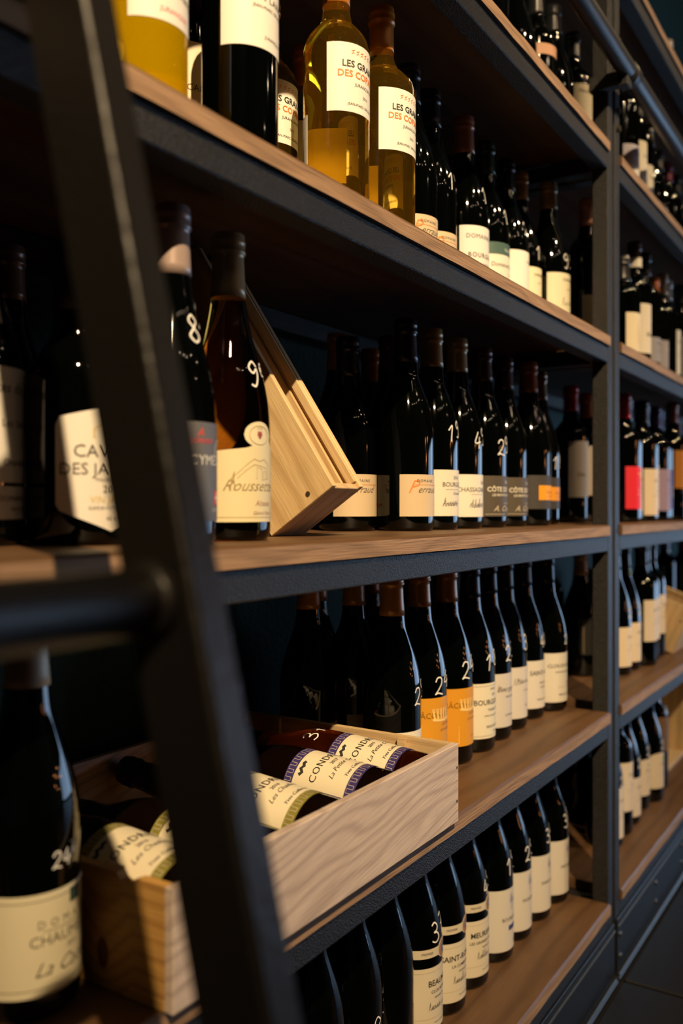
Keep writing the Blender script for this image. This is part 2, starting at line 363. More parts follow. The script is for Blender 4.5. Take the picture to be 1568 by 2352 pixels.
# ------------------------------------------------------------------ ladder
K = 0.242
def ly(zrel): return 0.2785+K*zrel
lad = empty('library_ladder', (0.30, ly(-ZC), 0), 'dark steel ladder leaning on the shelves in the near foreground, out of focus', 'ladder')
lo = Vector((0.30, ly(-ZC), 0))
for (a, b_) in ((0.2968, 0.3205), (-0.245, -0.221)):
    bm = bmesh.new(); z0, z1 = -ZC+.0012, 0.56; dp = 0.045
    r = bmesh.ops.create_cube(bm, size=1)
    for v in r['verts']:
        z = z1 if v.co.z > 0 else z0
        v.co = Vector((b_ if v.co.x > 0 else a, ly(z)+(dp if v.co.y > 0 else 0), ZC+z))
    bmesh.ops.bevel(bm, geom=list(bm.edges), offset=0.003, segments=3, affect='EDGES')
    shift(bm, -lo); to_obj('rail', bm, LADDER, lad)
    # hook reaching to the track
    bm = bmesh.new(); xm = (a+b_)/2
    pts = [(xm, ly(.55)+.022, ZC+.55), (xm, .425, ZC+.70), (xm, .420, ZC+.80), (xm, .428, ZC+.828), (xm, .449, ZC+.838), (xm, .469, ZC+.828), (xm, .472, ZC+.80)]
    for p, q in zip(pts, pts[1:]): add_tube(bm, p, q, .005, 12)
    shift(bm, -lo); to_obj('hook', bm, LADDER, lad, True)
for zr in (-0.7275, -0.385, -0.0425, 0.30):
    bm = bmesh.new(); yy = ly(zr)+.028
    add_tube(bm, (-0.222, yy, ZC+zr), (0.2975, yy, ZC+zr), 0.0155, 40); shift(bm, -lo); to_obj('rung', bm, LADDER, lad, True)
    bm = bmesh.new(); bmesh.ops.create_cone(bm, cap_ends=True, segments=40, radius1=.0165, radius2=.0195, depth=.006, matrix=Matrix.Translation((0.2935, yy, ZC+zr)) @ Matrix.Rotation(PI/2, 4, 'Y'))
    shift(bm, -lo); to_obj('weld_bead', bm, LADDER, lad, True)

# ------------------------------------------------------------------ bottles
def catmull(pts, k=4):
    out = []
    for i in range(len(pts)-1):
        p0 = pts[max(0, i-1)]; p1 = pts[i]; p2 = pts[i+1]; p3 = pts[min(len(pts)-1, i+2)]
        for j in range(k):
            t = j/k
            out.append(tuple(0.5*((2*b)+(-a+c)*t+(2*a-5*b+4*c-d)*t*t+(-a+3*b-3*c+d)*t**3) for a, b, c, d in zip(p0, p1, p2, p3)))
    out.append(pts[-1]); return out
def profile(kind, R, H):
    """outer silhouette (r, z) from base edge to lip"""
    k = H/0.296
    if kind == 'burgundy':
        sh = [(R, .128), (R*.985, .143), (R*.925, .161), (R*.80, .181), (R*.62, .202), (R*.475, .220), (.0172, .238), (.0156, .255), (.0146, .276)]
    elif kind == 'bordeaux':
        sh = [(R, .186), (R*.985, .193), (R*.90, .203), (R*.70, .213), (R*.51, .221), (.0165, .232), (.0150, .245), (.0144, .276)]
    elif kind == 'flute':
        sh = [(R, .105), (R*.985, .120), (R*.93, .139), (R*.82, .160), (R*.67, .182), (R*.53, .204), (.0180, .224), (.0160, .244), (.0146, .276)]
    elif kind == 'clavelin':
        sh = [(R, .150), (R*.985, .160), (R*.93, .172), (R*.78, .184), (R*.62, .194), (R*.52, .205), (R*.47, .225), (.0178, .252), (.0150, .276)]
    body = [(R*.80, 0.0), (R*.93, .0012), (R*.985, .005), (R, .011)]
    z_s = sh[0][1]*k
    p = body+[(R, .011+(z_s-.011)*j/4) for j in (1, 2, 3)]+[(r, z*k) for r, z in catmull(sh, 3)]
    p += [(.0148, H-.0185), (.0163, H-.018), (.0163, H-.008), (.0152, H-.0072), (.0152, H-.001), (.0138, H)]
    return p
def rad_at(prof, z):
    for (r0, z0), (r1, z1) in zip(prof, prof[1:]):
        if z0 <= z <= z1 and z1 > z0: return r0+(r1-r0)*(z-z0)/(z1-z0)
    return prof[-1][0]
def lathe(bm, prof, n=40, close_top=True, close_bot=True):
    rings = []
    for r, z in prof:
        rings.append([bm.verts.new((r*math.cos(2*PI*i/n), r*math.sin(2*PI*i/n), z)) for i in range(n)])
    for a, b in zip(rings, rings[1:]):
        for i in range(n): bm.faces.new((a[i], a[(i+1) % n], b[(i+1) % n], b[i]))
    if close_bot: bm.faces.new(list(reversed(rings[0])))
    if close_top: bm.faces.new(rings[-1])
_mesh = {}
def mesh_of(key, build, mat, smooth=True):
    if key in _mesh: return _mesh[key]
    bm = bmesh.new(); build(bm); me = bpy.data.meshes.new(key[0]); bm.normal_update(); bm.to_mesh(me); bm.free(); me.materials.append(mat)
    for p in me.polygons: p.use_smooth = smooth and len(p.vertices) <= 4
    _mesh[key] = me; return me
def child(name, me, parent):
    o = bpy.data.objects.new(name, me); COL.objects.link(o); o.parent = parent; return o
def label_mesh(bm, R, w, z0, z1, top=None, bot=None, off=0.0004, uc=0.0, n=28):
    o1, o0, i1, i0 = [], [], [], []
    for i in range(n+1):
        s = -1+2*i/n; u = uc+s*w/2; a = -PI/2+u/R
        zt = z1 if top is None else top(s); zb = z0 if bot is None else bot(s)
        for lst, rr, z in ((o1, R+off, zt), (o0, R+off, zb), (i1, R+off-.0003, zt), (i0, R+off-.0003, zb)):
            lst.append(bm.verts.new((rr*math.cos(a), rr*math.sin(a), z)))
    e1 = [bm.verts.new(v.co) for v in o1]; e0 = [bm.verts.new(v.co) for v in o0]
    for i in range(n): bm.faces.new((e0[i], e0[i+1], e1[i+1], e1[i]))
    for i in range(n):
        bm.faces.new((i1[i], i1[i+1], i0[i+1], i0[i]))
        bm.faces.new((o1[i], o1[i+1], i1[i+1], i1[i])); bm.faces.new((i0[i], i0[i+1], o0[i+1], o0[i]))
    bm.faces.new((i0[0], o0[0], o1[0], i1[0])); bm.faces.new((o0[n], i0[n], i1[n], o1[n]))
_fc = {}
def text_geo(s, size, shear=0.0, bold=0.0, spacing=1.0):
    k = (s, shear, bold, spacing)
    if k not in _fc:
        c = bpy.data.curves.new('t', 'FONT'); c.body = s; c.size = 1.0; c.shear = shear; c.offset = bold; c.space_character = spacing
        c.align_x = 'CENTER'; c.resolution_u = 2
        o = bpy.data.objects.new('t', c)
        me = bpy.data.meshes.new_from_object(o)
        _fc[k] = ([v.co.copy() for v in me.vertices], [tuple(p.vertices) for p in me.polygons])
        bpy.data.objects.remove(o); bpy.data.curves.remove(c); bpy.data.meshes.remove(me)
    vs, fs = _fc[k]
    return [(v.x*size, v.y*size) for v in vs], fs
def wrap_text(bm, s, size, u, z, R, off=0.0007, shear=0.0, bold=0.0, spacing=1.0, lim=None, slope=0.0):
    vs, fs = text_geo(s, size, shear, bold, spacing)
    out = []
    for (x, y) in vs:
        a = -PI/2+(u+x)/R; rr = R+off
        out.append(bm.verts.new((rr*math.cos(a), rr*math.sin(a), z+y+slope*x)))
    for f in fs:
        try: bm.faces.new([out[i] for i in f])
        except ValueError: pass
def ribbon(bm, pts, width, fun):
    """flat ribbon along a 2-D polyline, mapped to the surface by fun(u, z)"""
    n = len(pts); L, Rr = [], []
    for i in range(n):
        a = pts[max(0, i-1)]; b = pts[min(n-1, i+1)]
        dx, dy = b[0]-a[0], b[1]-a[1]; d = math.hypot(dx, dy) or 1e-6
        nx, ny = -dy/d*width/2, dx/d*width/2
        p = pts[i]
        L.append(bm.verts.new(fun(p[0]+nx, p[1]+ny))); Rr.append(bm.verts.new(fun(p[0]-nx, p[1]-ny)))
    for i in range(n-1): bm.faces.new((Rr[i], Rr[i+1], L[i+1], L[i]))
GL = {
 '0': [[(.3, 1), (.05, .7), (.08, .2), (.3, 0), (.52, .3), (.5, .8), (.3, 1)]],
 '1': [[(.05, .68), (.38, 1), (.30, .5), (.24, 0)]],
 '2': [[(.05, .75), (.2, .98), (.48, .95), (.5, .65), (.2, .25), (.02, .05), (.2, .12), (.6, .02)]],
 '3': [[(.08, .88), (.3, 1), (.5, .82), (.42, .6), (.2, .52), (.45, .46), (.55, .2), (.3, 0), (.04, .1)]],
 '4': [[(.35, 1), (.05, .35), (.58, .42)], [(.45, .7), (.38, 0)]],
 '5': [[(.52, .98), (.18, .95), (.12, .58), (.4, .6), (.54, .3), (.35, .02), (.05, .08)]],
 '6': [[(.45, 1), (.15, .65), (.05, .25), (.25, 0), (.5, .2), (.4, .48), (.12, .38)]],
 '7': [[(.05, .95), (.55, .97), (.35, .5), (.25, 0)], [(.15, .5), (.5, .55)]],
 '8': [[(.45, .85), (.25, 1), (.08, .78), (.3, .52), (.5, .25), (.28, 0), (.06, .22), (.28, .52), (.48, .78), (.42, .9)]],
 '9': [[(.5, .8), (.28, 1), (.06, .75), (.25, .52), (.48, .72), (.48, .4), (.3, 0), (.1, .05)]],
 'e': [[(.5, .9), (.25, .98), (.1, .5), (.25, .05), (.5, .12)], [(0, .6), (.4, .62)], [(0, .42), (.36, .44)]],
}
def script_pts(n, seed, h=1.0):
    """a joined-up flourish like a signature"""
    r = random.Random(seed); pts = []
    x = 0
    for i in range(n):
        hh = h*(1.0 if i in (0,) or r.random() < .22 else .42)
        pts += [(x, 0), (x+.12, hh*.6), (x+.25, hh), (x+.2, hh*.5), (x+.3, 0)]
        x += .36+r.random()*.1
    return catmull(pts, 2)
def add_price(root, prof, txt, u0, zc, size=.022, slope=.35, euro=True, wd=.0019):
    bm = bmesh.new()
    Rr = max(rad_at(prof, zc), .012)
    def f(u, z):
        rr = rad_at(prof, z)+.0006; a = -PI/2+u/Rr
        return (rr*math.cos(a), rr*math.sin(a), z)
    x = u0
    rnd = random.Random(txt+str(u0))
    for ch in txt:
        dy = (x-u0)*slope
        for st in GL[ch]:
            pp = [(x+p[0]*size, zc-size/2+dy+p[1]*size) for p in st]
            ribbon(bm, catmull(pp, 4), wd, f)
        x += size*(.72+rnd.random()*.06)
    if euro:
        dy = (x-u0)*slope+size*.45
        for st in GL['e']:
            pp = [(x+p[0]*size*.55, zc-size/2+dy+p[1]*size*.55) for p in st]
            ribbon(bm, catmull(pp, 3), wd*.8, f)
    to_obj('price_mark', bm, CHALK, root)
def px2x(px, y):
    t = (px-784)/2050.0
    return y*(S_+t*C_)/(C_-t*S_)
CR = (0.74, 0.66, 0.48); WH = (0.80, 0.77, 0.70)
CAPCOL = dict(orange=(0.50, 0.20, 0.05), tan=(0.50, 0.33, 0.13), cream=(0.58, 0.50, 0.36), dark=(0.018, 0.018, 0.02), brown=(0.10, 0.05, 0.03),
              red=(0.45, 0.015, 0.02), salmon=(0.50, 0.24, 0.16), grey=(0.12, 0.11, 0.11), purple=(0.08, 0.05, 0.16), white=(0.72, 0.68, 0.62), rust=(0.42, 0.13, 0.03), green=(0.02, 0.05, 0.03), plum=(0.14, 0.02, 0.05))
def make_bottle(desc, kind='burgundy', R=.0405, H=.296, glass=GREEN, cap='dark', capl=.055, capr=.30, lab=None, lab2=None, price=None, loc=(0, 0, 0), rot=(0, 0, 0), group=None, back=None, wax=False, stamp=None):
    root = empty('wine_bottle', loc, desc, 'bottle', group, rot)
    prof = profile(kind, R, H)
    child('glass_body', mesh_of(('glass_body', kind, R, H, glass.name), lambda bm: lathe(bm, prof), glass), root)
    col = CAPCOL[cap] if isinstance(cap, str) else cap
    if wax:
        cp = [(rad_at(prof, H-capl)+.0012, H-capl), (rad_at(prof, H-capl*.7)+.0016, H-capl*.7), (rad_at(prof, H-capl*.35)+.0016, H-capl*.35), (.0185, H-.02), (.0180, H-.004), (.015, H+.0012)]
    else:
        zb = H-capl
        cp = [(rad_at(prof, zb)+.0007, zb)]+[(rad_at(prof, zb+(H-.024-zb)*t)+.0008, zb+(H-.024-zb)*t) for t in (.25, .5, .75, 1)]
        cp += [(.0154, H-.0195), (.0171, H-.0185), (.0173, H-.0165), (.0165, H-.0150), (.0165, H-.0095), (.0171, H-.0085), (.0168, H-.0060), (.0160, H-.0045), (.0160, H), (.0150, H+.0010)]
    child('capsule', mesh_of(('capsule', kind, R, H, capl, tuple(col), wax, capr), lambda bm: lathe(bm, cp, 32), M(col, capr, 0.0 if wax else 0.15, 0.5, name='capsule_foil')), root)
    for (nm, lb) in (('label', lab), ('second_label', lab2)):
        if not lb: continue
        b = bmesh.new(); label_mesh(b, R, lb['w'], lb['z'][0], lb['z'][1], lb.get('top'), lb.get('bot'), uc=lb.get('u', 0.0))
        lo_ = to_obj(nm, b, paper(lb.get('c', CR)), root, True)
        for p in lo_.data.polygons: p.use_smooth = p.area > 1e-6
        if lb.get('band'):
            for (c, za, zb_, ua, ub) in lb['band']:
                b = bmesh.new(); label_mesh(b, R, ub-ua, za, zb_, off=.0006, uc=(ua+ub)/2); to_obj('label_band', b, paper(c), lo_)
        groups = {}
        for t in lb.get('t', ()):
            s, size, u, z = t[:4]; kw = dict(t[4]) if len(t) > 4 else {}
            c = kw.pop('c', None); groups.setdefault(c, []).append((s, size, u, z, kw))
        for c, items in groups.items():
            b = bmesh.new()
            for s, size, u, z, kw in items:
                if kw.get('script'):
                    k = kw['script']; pts = [(u+p[0]*size, z+p[1]*size+.12*p[0]*size) for p in script_pts(k, s)]
                    ribbon(b, pts, kw.get('wd', .0007), lambda uu, zz: ((R+.0008)*math.cos(-PI/2+uu/R), (R+.0008)*math.sin(-PI/2+uu/R), zz))
                elif kw.get('line'):
                    ribbon(b, [(u+(p[0])*size, z+p[1]*size) for p in kw['line']], kw.get('wd', .0006), lambda uu, zz: ((R+.00075)*math.cos(-PI/2+uu/R), (R+.00075)*math.sin(-PI/2+uu/R), zz))
                else: wrap_text(b, s, size, u, z, R, **kw)
            to_obj('printing', b, INK if c is None else M(c, .6, name='coloured_ink'), lo_)
    if back:
        b = bmesh.new(); label_mesh(b, R, back[2], back[0], back[1], n=20)
        for v in b.verts: v.co.x, v.co.y = -v.co.x, -v.co.y
        to_obj('back_label', b, paper(WH), root)
    if price: add_price(root, prof, *price)
    return root
def hline(n=12, w=1.0): return [(-w/2+w*i/n, 0) for i in range(n+1)]
def place(px, y, lvl, desc, rz=0.0, **kw):
    x = px2x(px, y)
    bay = 'in the right bay' if x > XQ0 else 'in the left bay'
    kw.setdefault('group', 'wine bottles on the %s shelf %s' % ({0: 'topmost', 1: 'top', 2: 'upper', 3: 'eye-level', 4: 'crate', 5: 'lowest'}[lvl], bay))
    o = make_bottle(desc, loc=(px2x(px, y), y, ZC+SH[lvl]+.0002), rot=(0, 0, math.radians(rz)), **kw)
    STAND.append([o, lvl, kw.get('R', .0405)+.0007, 1.0 if y > .635 else .06]); return o
STAND = []
BLOCKS = {l: [(XP0, XP1, FS, FS+.03), (XQ0, XQ1, FS, FS+.03), (XP0, XP1, DB-.03, DB), (XQ0, XQ1, DB-.03, DB)] for l in range(6)}
BLOCKS[3].append((.785, .851, .49, .85)); BLOCKS[4].append((.495, .998, .46, .802))
BLOCKS[4].append((2.443, 2.66, .48, .83)); BLOCKS[5].append((2.51, 2.86, .58, .79))
def settle():
    """nudge standing bottles that would touch one another, an upright or a box"""
    for it in range(400):
        worst = 0
        for i, (a, la, ra, wa) in enumerate(STAND):
            for (x0, x1, y0, y1) in BLOCKS[la]:
                cx = min(max(a.location.x, x0), x1); cy = min(max(a.location.y, y0), y1)
                dx, dy = a.location.x-cx, a.location.y-cy; d = math.hypot(dx, dy)
                if d < ra:
                    if d < 1e-6: dx, dy, d = 0, 1e-3, 1e-3; worst = 1
                    k = (ra-d+.0002)/d; a.location.x += dx*k; a.location.y += dy*k; worst = max(worst, ra-d)
            a.location.y = min(a.location.y, DB-.002-ra) if a.location.y < DB else a.location.y
            for (b_, lb, rb, wb) in STAND[i+1:]:
                if lb != la: continue
                dx, dy = b_.location.x-a.location.x, b_.location.y-a.location.y; d = math.hypot(dx, dy) or 1e-6; m_ = ra+rb
                if d < m_:
                    k = (m_-d)/d*1.02/(wa+wb); worst = max(worst, m_-d)
                    a.location.x -= dx*k*wa; a.location.y -= dy*k*wa; b_.location.x += dx*k*wb; b_.location.y += dy*k*wb
        if worst < .0003: break
    return it, worst
B = dict(bold=.012); BB = dict(bold=.03)
# ---- shelf 2 (white wines, left) -----------------------------------------------------------
OR = (0.80, 0.22, 0.03)
def grains(s=1.0):
    fig = []
    for k in range(7):
        u = -.018+k*.0062
        fig += [('x', .0042, u, .176, dict(line=[(-.5, 0), (0, .55), (.5, 0), (0, .55), (0, 1.1), (-.5, .8), (.5, 1.2)], c=OR, wd=.0007))]
    return dict(w=.096, z=(.112, .188), c=(.86, .82, .72), t=[
        ('LES GRAINS', .0105, -.004, .1615, dict(bold=.02)), ('DES COPAINS', .0105, -.004, .1505, dict(bold=.02, c=OR)),
        ('JURANÇON SEC', .005, .002, .1415, {}), ('2016', .0045, .0, .1300, {}), ('JEAN-MARC GRUSSAUTE', .0042, -.002, .1195, {})]+fig)
place(330, .56, 2, 'bottle of bright yellow wine beside the ladder on the upper shelf', kind='bordeaux', R=.0376, H=.300, glass=YELL, cap='orange', lab=dict(w=.085, z=(.080, .18), c=WH, t=[('Petit Manseng', .009, 0, .105, dict(shear=.3)), ('JURANÇON', .006, 0, .088, dict(c=(.7,.1,.1)))]), back=(.035, .060, .085))
place(424, .675, 2, 'dark bottle with narrow cream label behind the yellow wine bottle', kind='bordeaux', R=.0376, H=.300, cap='dark', lab=dict(w=.06, z=(.10, .17), c=CR, t=[('CAMIN', .01, .0, .118, {})]), rz=-20)
place(551, .56, 2, 'dark bottle with large white label and small lime square, left of golden bottles', kind='bordeaux', R=.0376, H=.300, cap='dark', lab=dict(w=.104, z=(.114, .215), c=(.82,.79,.70), band=[((.55,.60,.05), .178, .196, .007, .019)], t=[
    ('CAMIN LARREDYA', .0088, .004, .160, dict(spacing=1.15)), ('JEAN-MARC GRUSSAUTE', .0046, .004, .152, {}), ('JURANÇON', .0046, .004, .124, {})]))
place(613, .671, 2, 'golden wine bottle in second row, half hidden by the white labelled dark bottle', kind='bordeaux', R=.0376, H=.300, glass=GOLD, cap=(.72,.26,.03), lab=grains(), back=(.05, .10, .08))
place(772, .555, 2, 'large golden wine bottle with white label, its body lit yellow, before its twin', kind='bordeaux', R=.0378, H=.300, glass=GOLD, cap=(.72,.26,.03), lab=grains(), back=(.052, .115, .085))
place(876, .567, 2, 'golden wine bottle marked with chalk 17 on its shoulder', kind='bordeaux', R=.0425, H=.304, glass=GOLD, cap=(.72,.26,.03), lab=grains(), price=('17', -.002, .200, .024, .1, False), back=(.05, .115, .085))
place(700, .70, 2, 'golden wine bottle in shadow behind the two white labelled ones', kind='bordeaux', R=.0376, H=.300, glass=GOLD, cap=(.72,.26,.03), lab=grains(), back=(.05, .115, .085))
place(808, .715, 2, 'rear golden wine bottle seen between the two front golden ones', kind='bordeaux', R=.0376, H=.300, glass=GOLD, cap=(.72,.26,.03), lab=grains())
# ---- shelf 2 (right part) -----------------------------------------------------------------
PER = dict(w=.102, z=(.020, .0775), c=(.66, .52, .33), t=[('DOMAINE', .0055, -.012, .067, dict(spacing=1.3)), ('x', .028, -.022, .0645, dict(line=hline(), c=OR, wd=.0005)),
    ('P', .026, -.034, .052, dict(shear=.45, bold=-.008, c=OR)), ('erraud', .0135, -.008, .0525, dict(shear=.5, bold=-.006)), ('Mâcon', .006, .030, .034, dict(c=(.6,.1,.1)))])
PER['t'][1] = ('x', .05, -.006, .0635, dict(line=hline(), c=OR, wd=.0005))
place(938, .600, 2, 'black bottle whose tan label peeps over the shelf edge right of golden bottles', lab=PER, cap='dark')
place(986, .610, 2, 'second black bottle with low tan and orange label on upper shelf', lab=PER, cap='dark', price=('15', -.012, .155, .026, .2))
place(1066, .6176, 2, 'black bottle with pinkish capsule and tall white label on upper shelf', R=.040, H=.309, cap='salmon', capl=.06, lab=dict(w=.105, z=(.03, .124), c=(.80,.77,.70), band=[((.6,.62,.66), .098,.118,.006,.018)], t=[('DOMAINE', .010, -.018, .104, dict(spacing=1.1)), ('BOURGOGNE', .0105, -.002, .074, dict(bold=.01, spacing=1.2)), ('CHARDONNAY', .005, 0, .062, {}),('x', .004, .012, .106, dict(line=[(-1,0),(1,0),(0,1),(0,-1),(.8,.8)], c=(.05,.05,.3), wd=.0012))]), price=('14', -.006, .178, .028, .3))
place(1113, .616, 2, 'black bottle whose cream label has a green top band', cap='green', lab=dict(w=.10, z=(.03, .118), c=(.78,.74,.62), band=[((.06,.12,.10), .098,.118,-.05,.05)], t=[('Vini Viti', .008, .002, .104, dict(c=(.7,.7,.6))), ('Domaine Esprit', .010, -.006, .078, dict(shear=.1)), ('1892', .006, .01, .066, {})]), price=('15', -.006, .165, .026, .25))
place(1161, .617, 2, 'black bottle with plain white label between green banded and cream labelled ones', cap='dark', lab=dict(w=.10, z=(.025, .128), c=(.84,.81,.72), t=[('DOMAINE', .006, .01, .108, {})]), price=('21', -.004, .170, .026, .3))
place(1203, .624, 2, 'black bottle with tan capsule and narrow cream label on upper shelf', H=.306, cap='tan', capl=.052, lab=dict(w=.08, z=(.03, .122), c=(.80,.74,.52), t=[('GARNIER', .0075, -.004, .106, {}), ('2017', .005, -.004, .092, {})]), price=('15', -.012, .150, .026, .2))
place(1249, .604, 2, 'black bottle chalk marked 95 with tan capsule, nearest the uprights', H=.306, cap='tan', capl=.052, lab=dict(w=.105, z=(.03, .124), c=(.80,.74,.52), t=[('GARNIER', .0085, -.002, .109, dict(spacing=1.1)), ('2017', .005, -.004, .092, {}), (5, .016, -.022, .062, dict(script=5))]), price=('95', -.018, .148, .028, .15))
place(1025, .70, 2, 'dark bottle in second row behind the white labelled one on upper shelf', cap='dark')
place(1272, .72, 2, 'dark bottle with thin salmon capsule in the back of the upper shelf', kind='bordeaux', R=.0375, cap='salmon')
place(1140, .73, 2, 'dark rear bottle with dark capsule on the upper shelf, behind the green banded one', cap='dark')
# ---- shelf 3 ----------------------------------------------------------------------------------
place(-58, .665, 3, 'dark bottle cut by left picture edge with two part white label', lab=dict(w=.115, z=(.052, .147), c=(.74,.72,.66), t=[('Côtes du Jura', .012, .010, .126, dict(shear=.15)), ('Les Sarres', .009, .016, .098, {}), ('Chardonnay', .008, .018, .066, {}), ('x', .01, .028, .082, dict(line=[(-.8,0),(-.3,.8),(.1,0),(.5,.9),(.8,-.1)], c=(.1,.25,.2), wd=.0012))]),
      lab2=dict(w=.115, z=(.022, .049), c=(.74,.72,.66), t=[('DOMAINE LABET', .006, .018, .037, {}), ('VIN DU JURA', .004, .018, .029, {})]), price=('16', -.004, .198, .028, .2))
place(20, .775, 3, 'dark bottle with reddish capsule behind the left edge bottle', cap='brown', R=.038)
def hex_top(s): return .106+.011*(1-abs(s)) if abs(s) < .96 else .100
def hex_bot(s): return .030-.0185*(1-abs(s)) if abs(s) < .96 else .034
place(178, .612, 3, 'squat broad dark bottle with white hexagonal label behind the ladder', kind='clavelin', R=.0415, H=.262, cap='dark', capl=.062, wax=True, capr=.5, lab=dict(w=.094, z=(.02, .11), top=hex_top, bot=hex_bot, c=(.80,.76,.68), t=[
    ('CAVEAU', .0150, -.004, .0735, {}), ('DES JACOBINS', .0140, .001, .0590, {}), ('POLIGNY - JURA', .004, 0, .0535, {}), ('2012', .0085, .0, .0440, {}), ('VIN JAUNE', .0080, .0, .0355, dict(c=(.6,.45,.12))), ('ELEVÉ EN FÛTS DE CHÊNE', .0035, .0, .030, {}), ('62 cl', .005, 0, .021, {}),
    ('x', .0085, -.006, .090, dict(line=[(-1.2,0),(-1.2,.8),(-.4,1.4),(.3,2.0),(1.2,1.4),(1.2,0),(-1.2,0)], c=(.65,.5,.15), wd=.0012))], ), price=('30', -.016, .150, .024, .1, False))
SAV = (.75, .05, .05)
def shield(u, z, s, c=SAV):
    return [('x', s, u, z, dict(line=[(-1,1.2),(-1,0),(0,-1.2),(1,0),(1,1.2),(-1,1.2)], c=c, wd=.0006)), ('x', s, u, z, dict(line=[(0,1.1),(0,-1.0)], c=c, wd=s*1.1)), ('x', s, u, z, dict(line=[(-.9,.25),(.9,.25)], c=c, wd=s*1.1))]
place(393, .545, 3, 'slender dark bottle with pale pink capsule and grey label beside the ladder', kind='flute', R=.0388, H=.292, cap=(.38,.29,.26), capl=.060, lab=dict(w=.098, z=(.020, .104), c=(.13,.13,.145), band=[((.6,.04,.05), .034, .046, .0135, .0225)], t=[
    ('CYMES', .012, .002, .068, dict(c=(.75,.75,.72))), ('SAVOIE', .005, .018, .028, dict(c=(.6,.6,.6))), ('DOMAINE', .006, -.004, .086, dict(c=SAV)), ('A', .010, -.006, .092, dict(c=SAV, shear=.3)),
    ('x', .002, .018, .040, dict(line=[(-1.8,0),(1.8,0)], c=(.85,.85,.85), wd=.0018)), ('x', .002, .018, .040, dict(line=[(0,-2.4),(0,2.4)], c=(.85,.85,.85), wd=.0018)),
    ('x', .010, .024, .080, dict(line=[(math.cos(i*PI/10), math.sin(i*PI/10)) for i in range(21)], c=(.6,.6,.6), wd=.0012)), ('x', .007, .024, .080, dict(line=[(math.cos(i*PI/10), math.sin(i*PI/10)) for i in range(21)], c=(.6,.6,.6), wd=.0008))]),
    price=('82', -.006, .185, .024, .75))
place(425, .72, 3, 'dark bottle in second row behind the pale pink capsule bottle', kind='flute', R=.04, H=.318, cap='cream')
def rt(s):
    return .090+.012*math.exp(-(s-.10)**2/.05)-.006*abs(s)
ov = [(math.cos(i*PI/12), .72*math.sin(i*PI/12)) for i in range(25)]
place(524, .567, 3, 'slender amber-lit bottle with tan capsule, yellow label and oval crest', kind='flute', R=.0412, H=.298, glass=AMBER, cap=(.50,.36,.17), capl=.062, lab=dict(w=.112, z=(.018, .09), top=rt, c=(.74,.66,.40), t=[
    (11, .015, -.034, .050, dict(script=1, wd=.0009, c=(.35,.25,.1))), ('Roussette', .0150, -.012, .0475, dict(shear=.55, bold=-.005, c=(.30,.21,.09))), ('Altesse', .0075, .002, .0335, dict(shear=.3, c=(.4,.2,.15))), ('Gérard Pierre', .0048, .002, .025, dict(shear=.3, c=(.3,.2,.15))),
    ('x', .096, 0, .0225, dict(line=hline(16), c=(.45,.36,.16), wd=.0004)),
    ('x', .011, -.010, .068, dict(line=[(-2.2,-.9),(-1.4,-.2),(-.6,.5),(.0,.9),(.6,.7),(1.2,.9),(1.8,.5),(1.8,-.8),(.9,-.9),(.9,0),(.3,.2),(.3,-.8),(-2.0,-1)], c=(.38,.27,.12), wd=.0005)),
    ('x', .011, -.010, .068, dict(line=[(-1.6,-.8),(-.8,-.1),(0,.4),(.7,.3),(1.5,.1)], c=(.38,.27,.12), wd=.0005)),
    ('x', .011, -.010, .068, dict(line=[(1.1,-.8),(1.1,-.2),(1.5,-.1),(1.5,-.8)], c=(.38,.27,.12), wd=.0005))]),
    lab2=dict(w=.036, u=-.003, z=(.090, .1125), top=lambda s: .1005+.0130*math.sqrt(max(0, 1-s*s)), bot=lambda s: .1005-.0115*math.sqrt(max(0, 1-s*s)), c=(.76,.69,.46), t=[('x', .0125, -.003, .1005, dict(line=ov, c=(.5,.38,.14), wd=.0007))]+shield(-.003, .1005, .0028, (.35,.06,.06))+[('x', .0028, -.003, .1055, dict(line=[(-1,0),(-.9,1),(-.4,.3),(0,1.1),(.4,.3),(.9,1),(1,0)], c=(.35,.2,.1), wd=.0005))]),
    price=('9', -.010, .160, .024, .0, True), back=(.03, .085, .08))
# back row on shelf 3
place(779, .74, 3, 'dark bottle with orange capsule left in back row behind the leaning pine box', cap='orange')
place(861, .735, 3, 'dark rear bottle with orange capsule, second from the leaning pine box', cap='orange', H=.29)
place(893, .69, 3, 'dark rear bottle with brown capsule just left of tan label pair', cap='brown')
place(829, .655, 3, 'black bottle with half shaded tan label right behind the leaning pine box', H=.27, cap='dark', lab=PER, rz=-14)
place(930, .606, 3, 'black bottle with tan label and orange initial, first right of the leaning box', R=.0402, lab=PER, cap='dark', capl=.060)
FR = dict(w=.100, z=(.020, .087), c=(.76,.71,.57), t=[('2016', .0068, -.001, .0735, {}), ('BOURGOGNE', .0096, .002, .0625, {}), ('x', .05, .002, .0585, dict(line=hline(), wd=.0003)), ('Chardonnay', .0058, .006, .0510, {}), (21, .0125, -.026, .034, dict(script=6, wd=.0006)), ('Frédéric', .010, -.012, .0345, dict(shear=.5, bold=-.006))])
place(989, .606, 3, 'black bottle with yellow tan capsule and white label, second of front row at eye level', R=.0398, lab=FR, cap='tan', capl=.056, price=('19', -.018, .140, .024, .4))
CH = dict(w=.100, z=(.018, .083), c=(.76,.72,.60), t=[('2016', .0068, .006, .0685, {}), ('CHASSAGNE-MONT', .0098, -.002, .0565, {}), ('x', .05, .002, .0525, dict(line=hline(), wd=.0003)), (22, .0125, -.022, .032, dict(script=6, wd=.0006)), ('Frédéric', .010, -.010, .0325, dict(shear=.5, bold=-.006))])
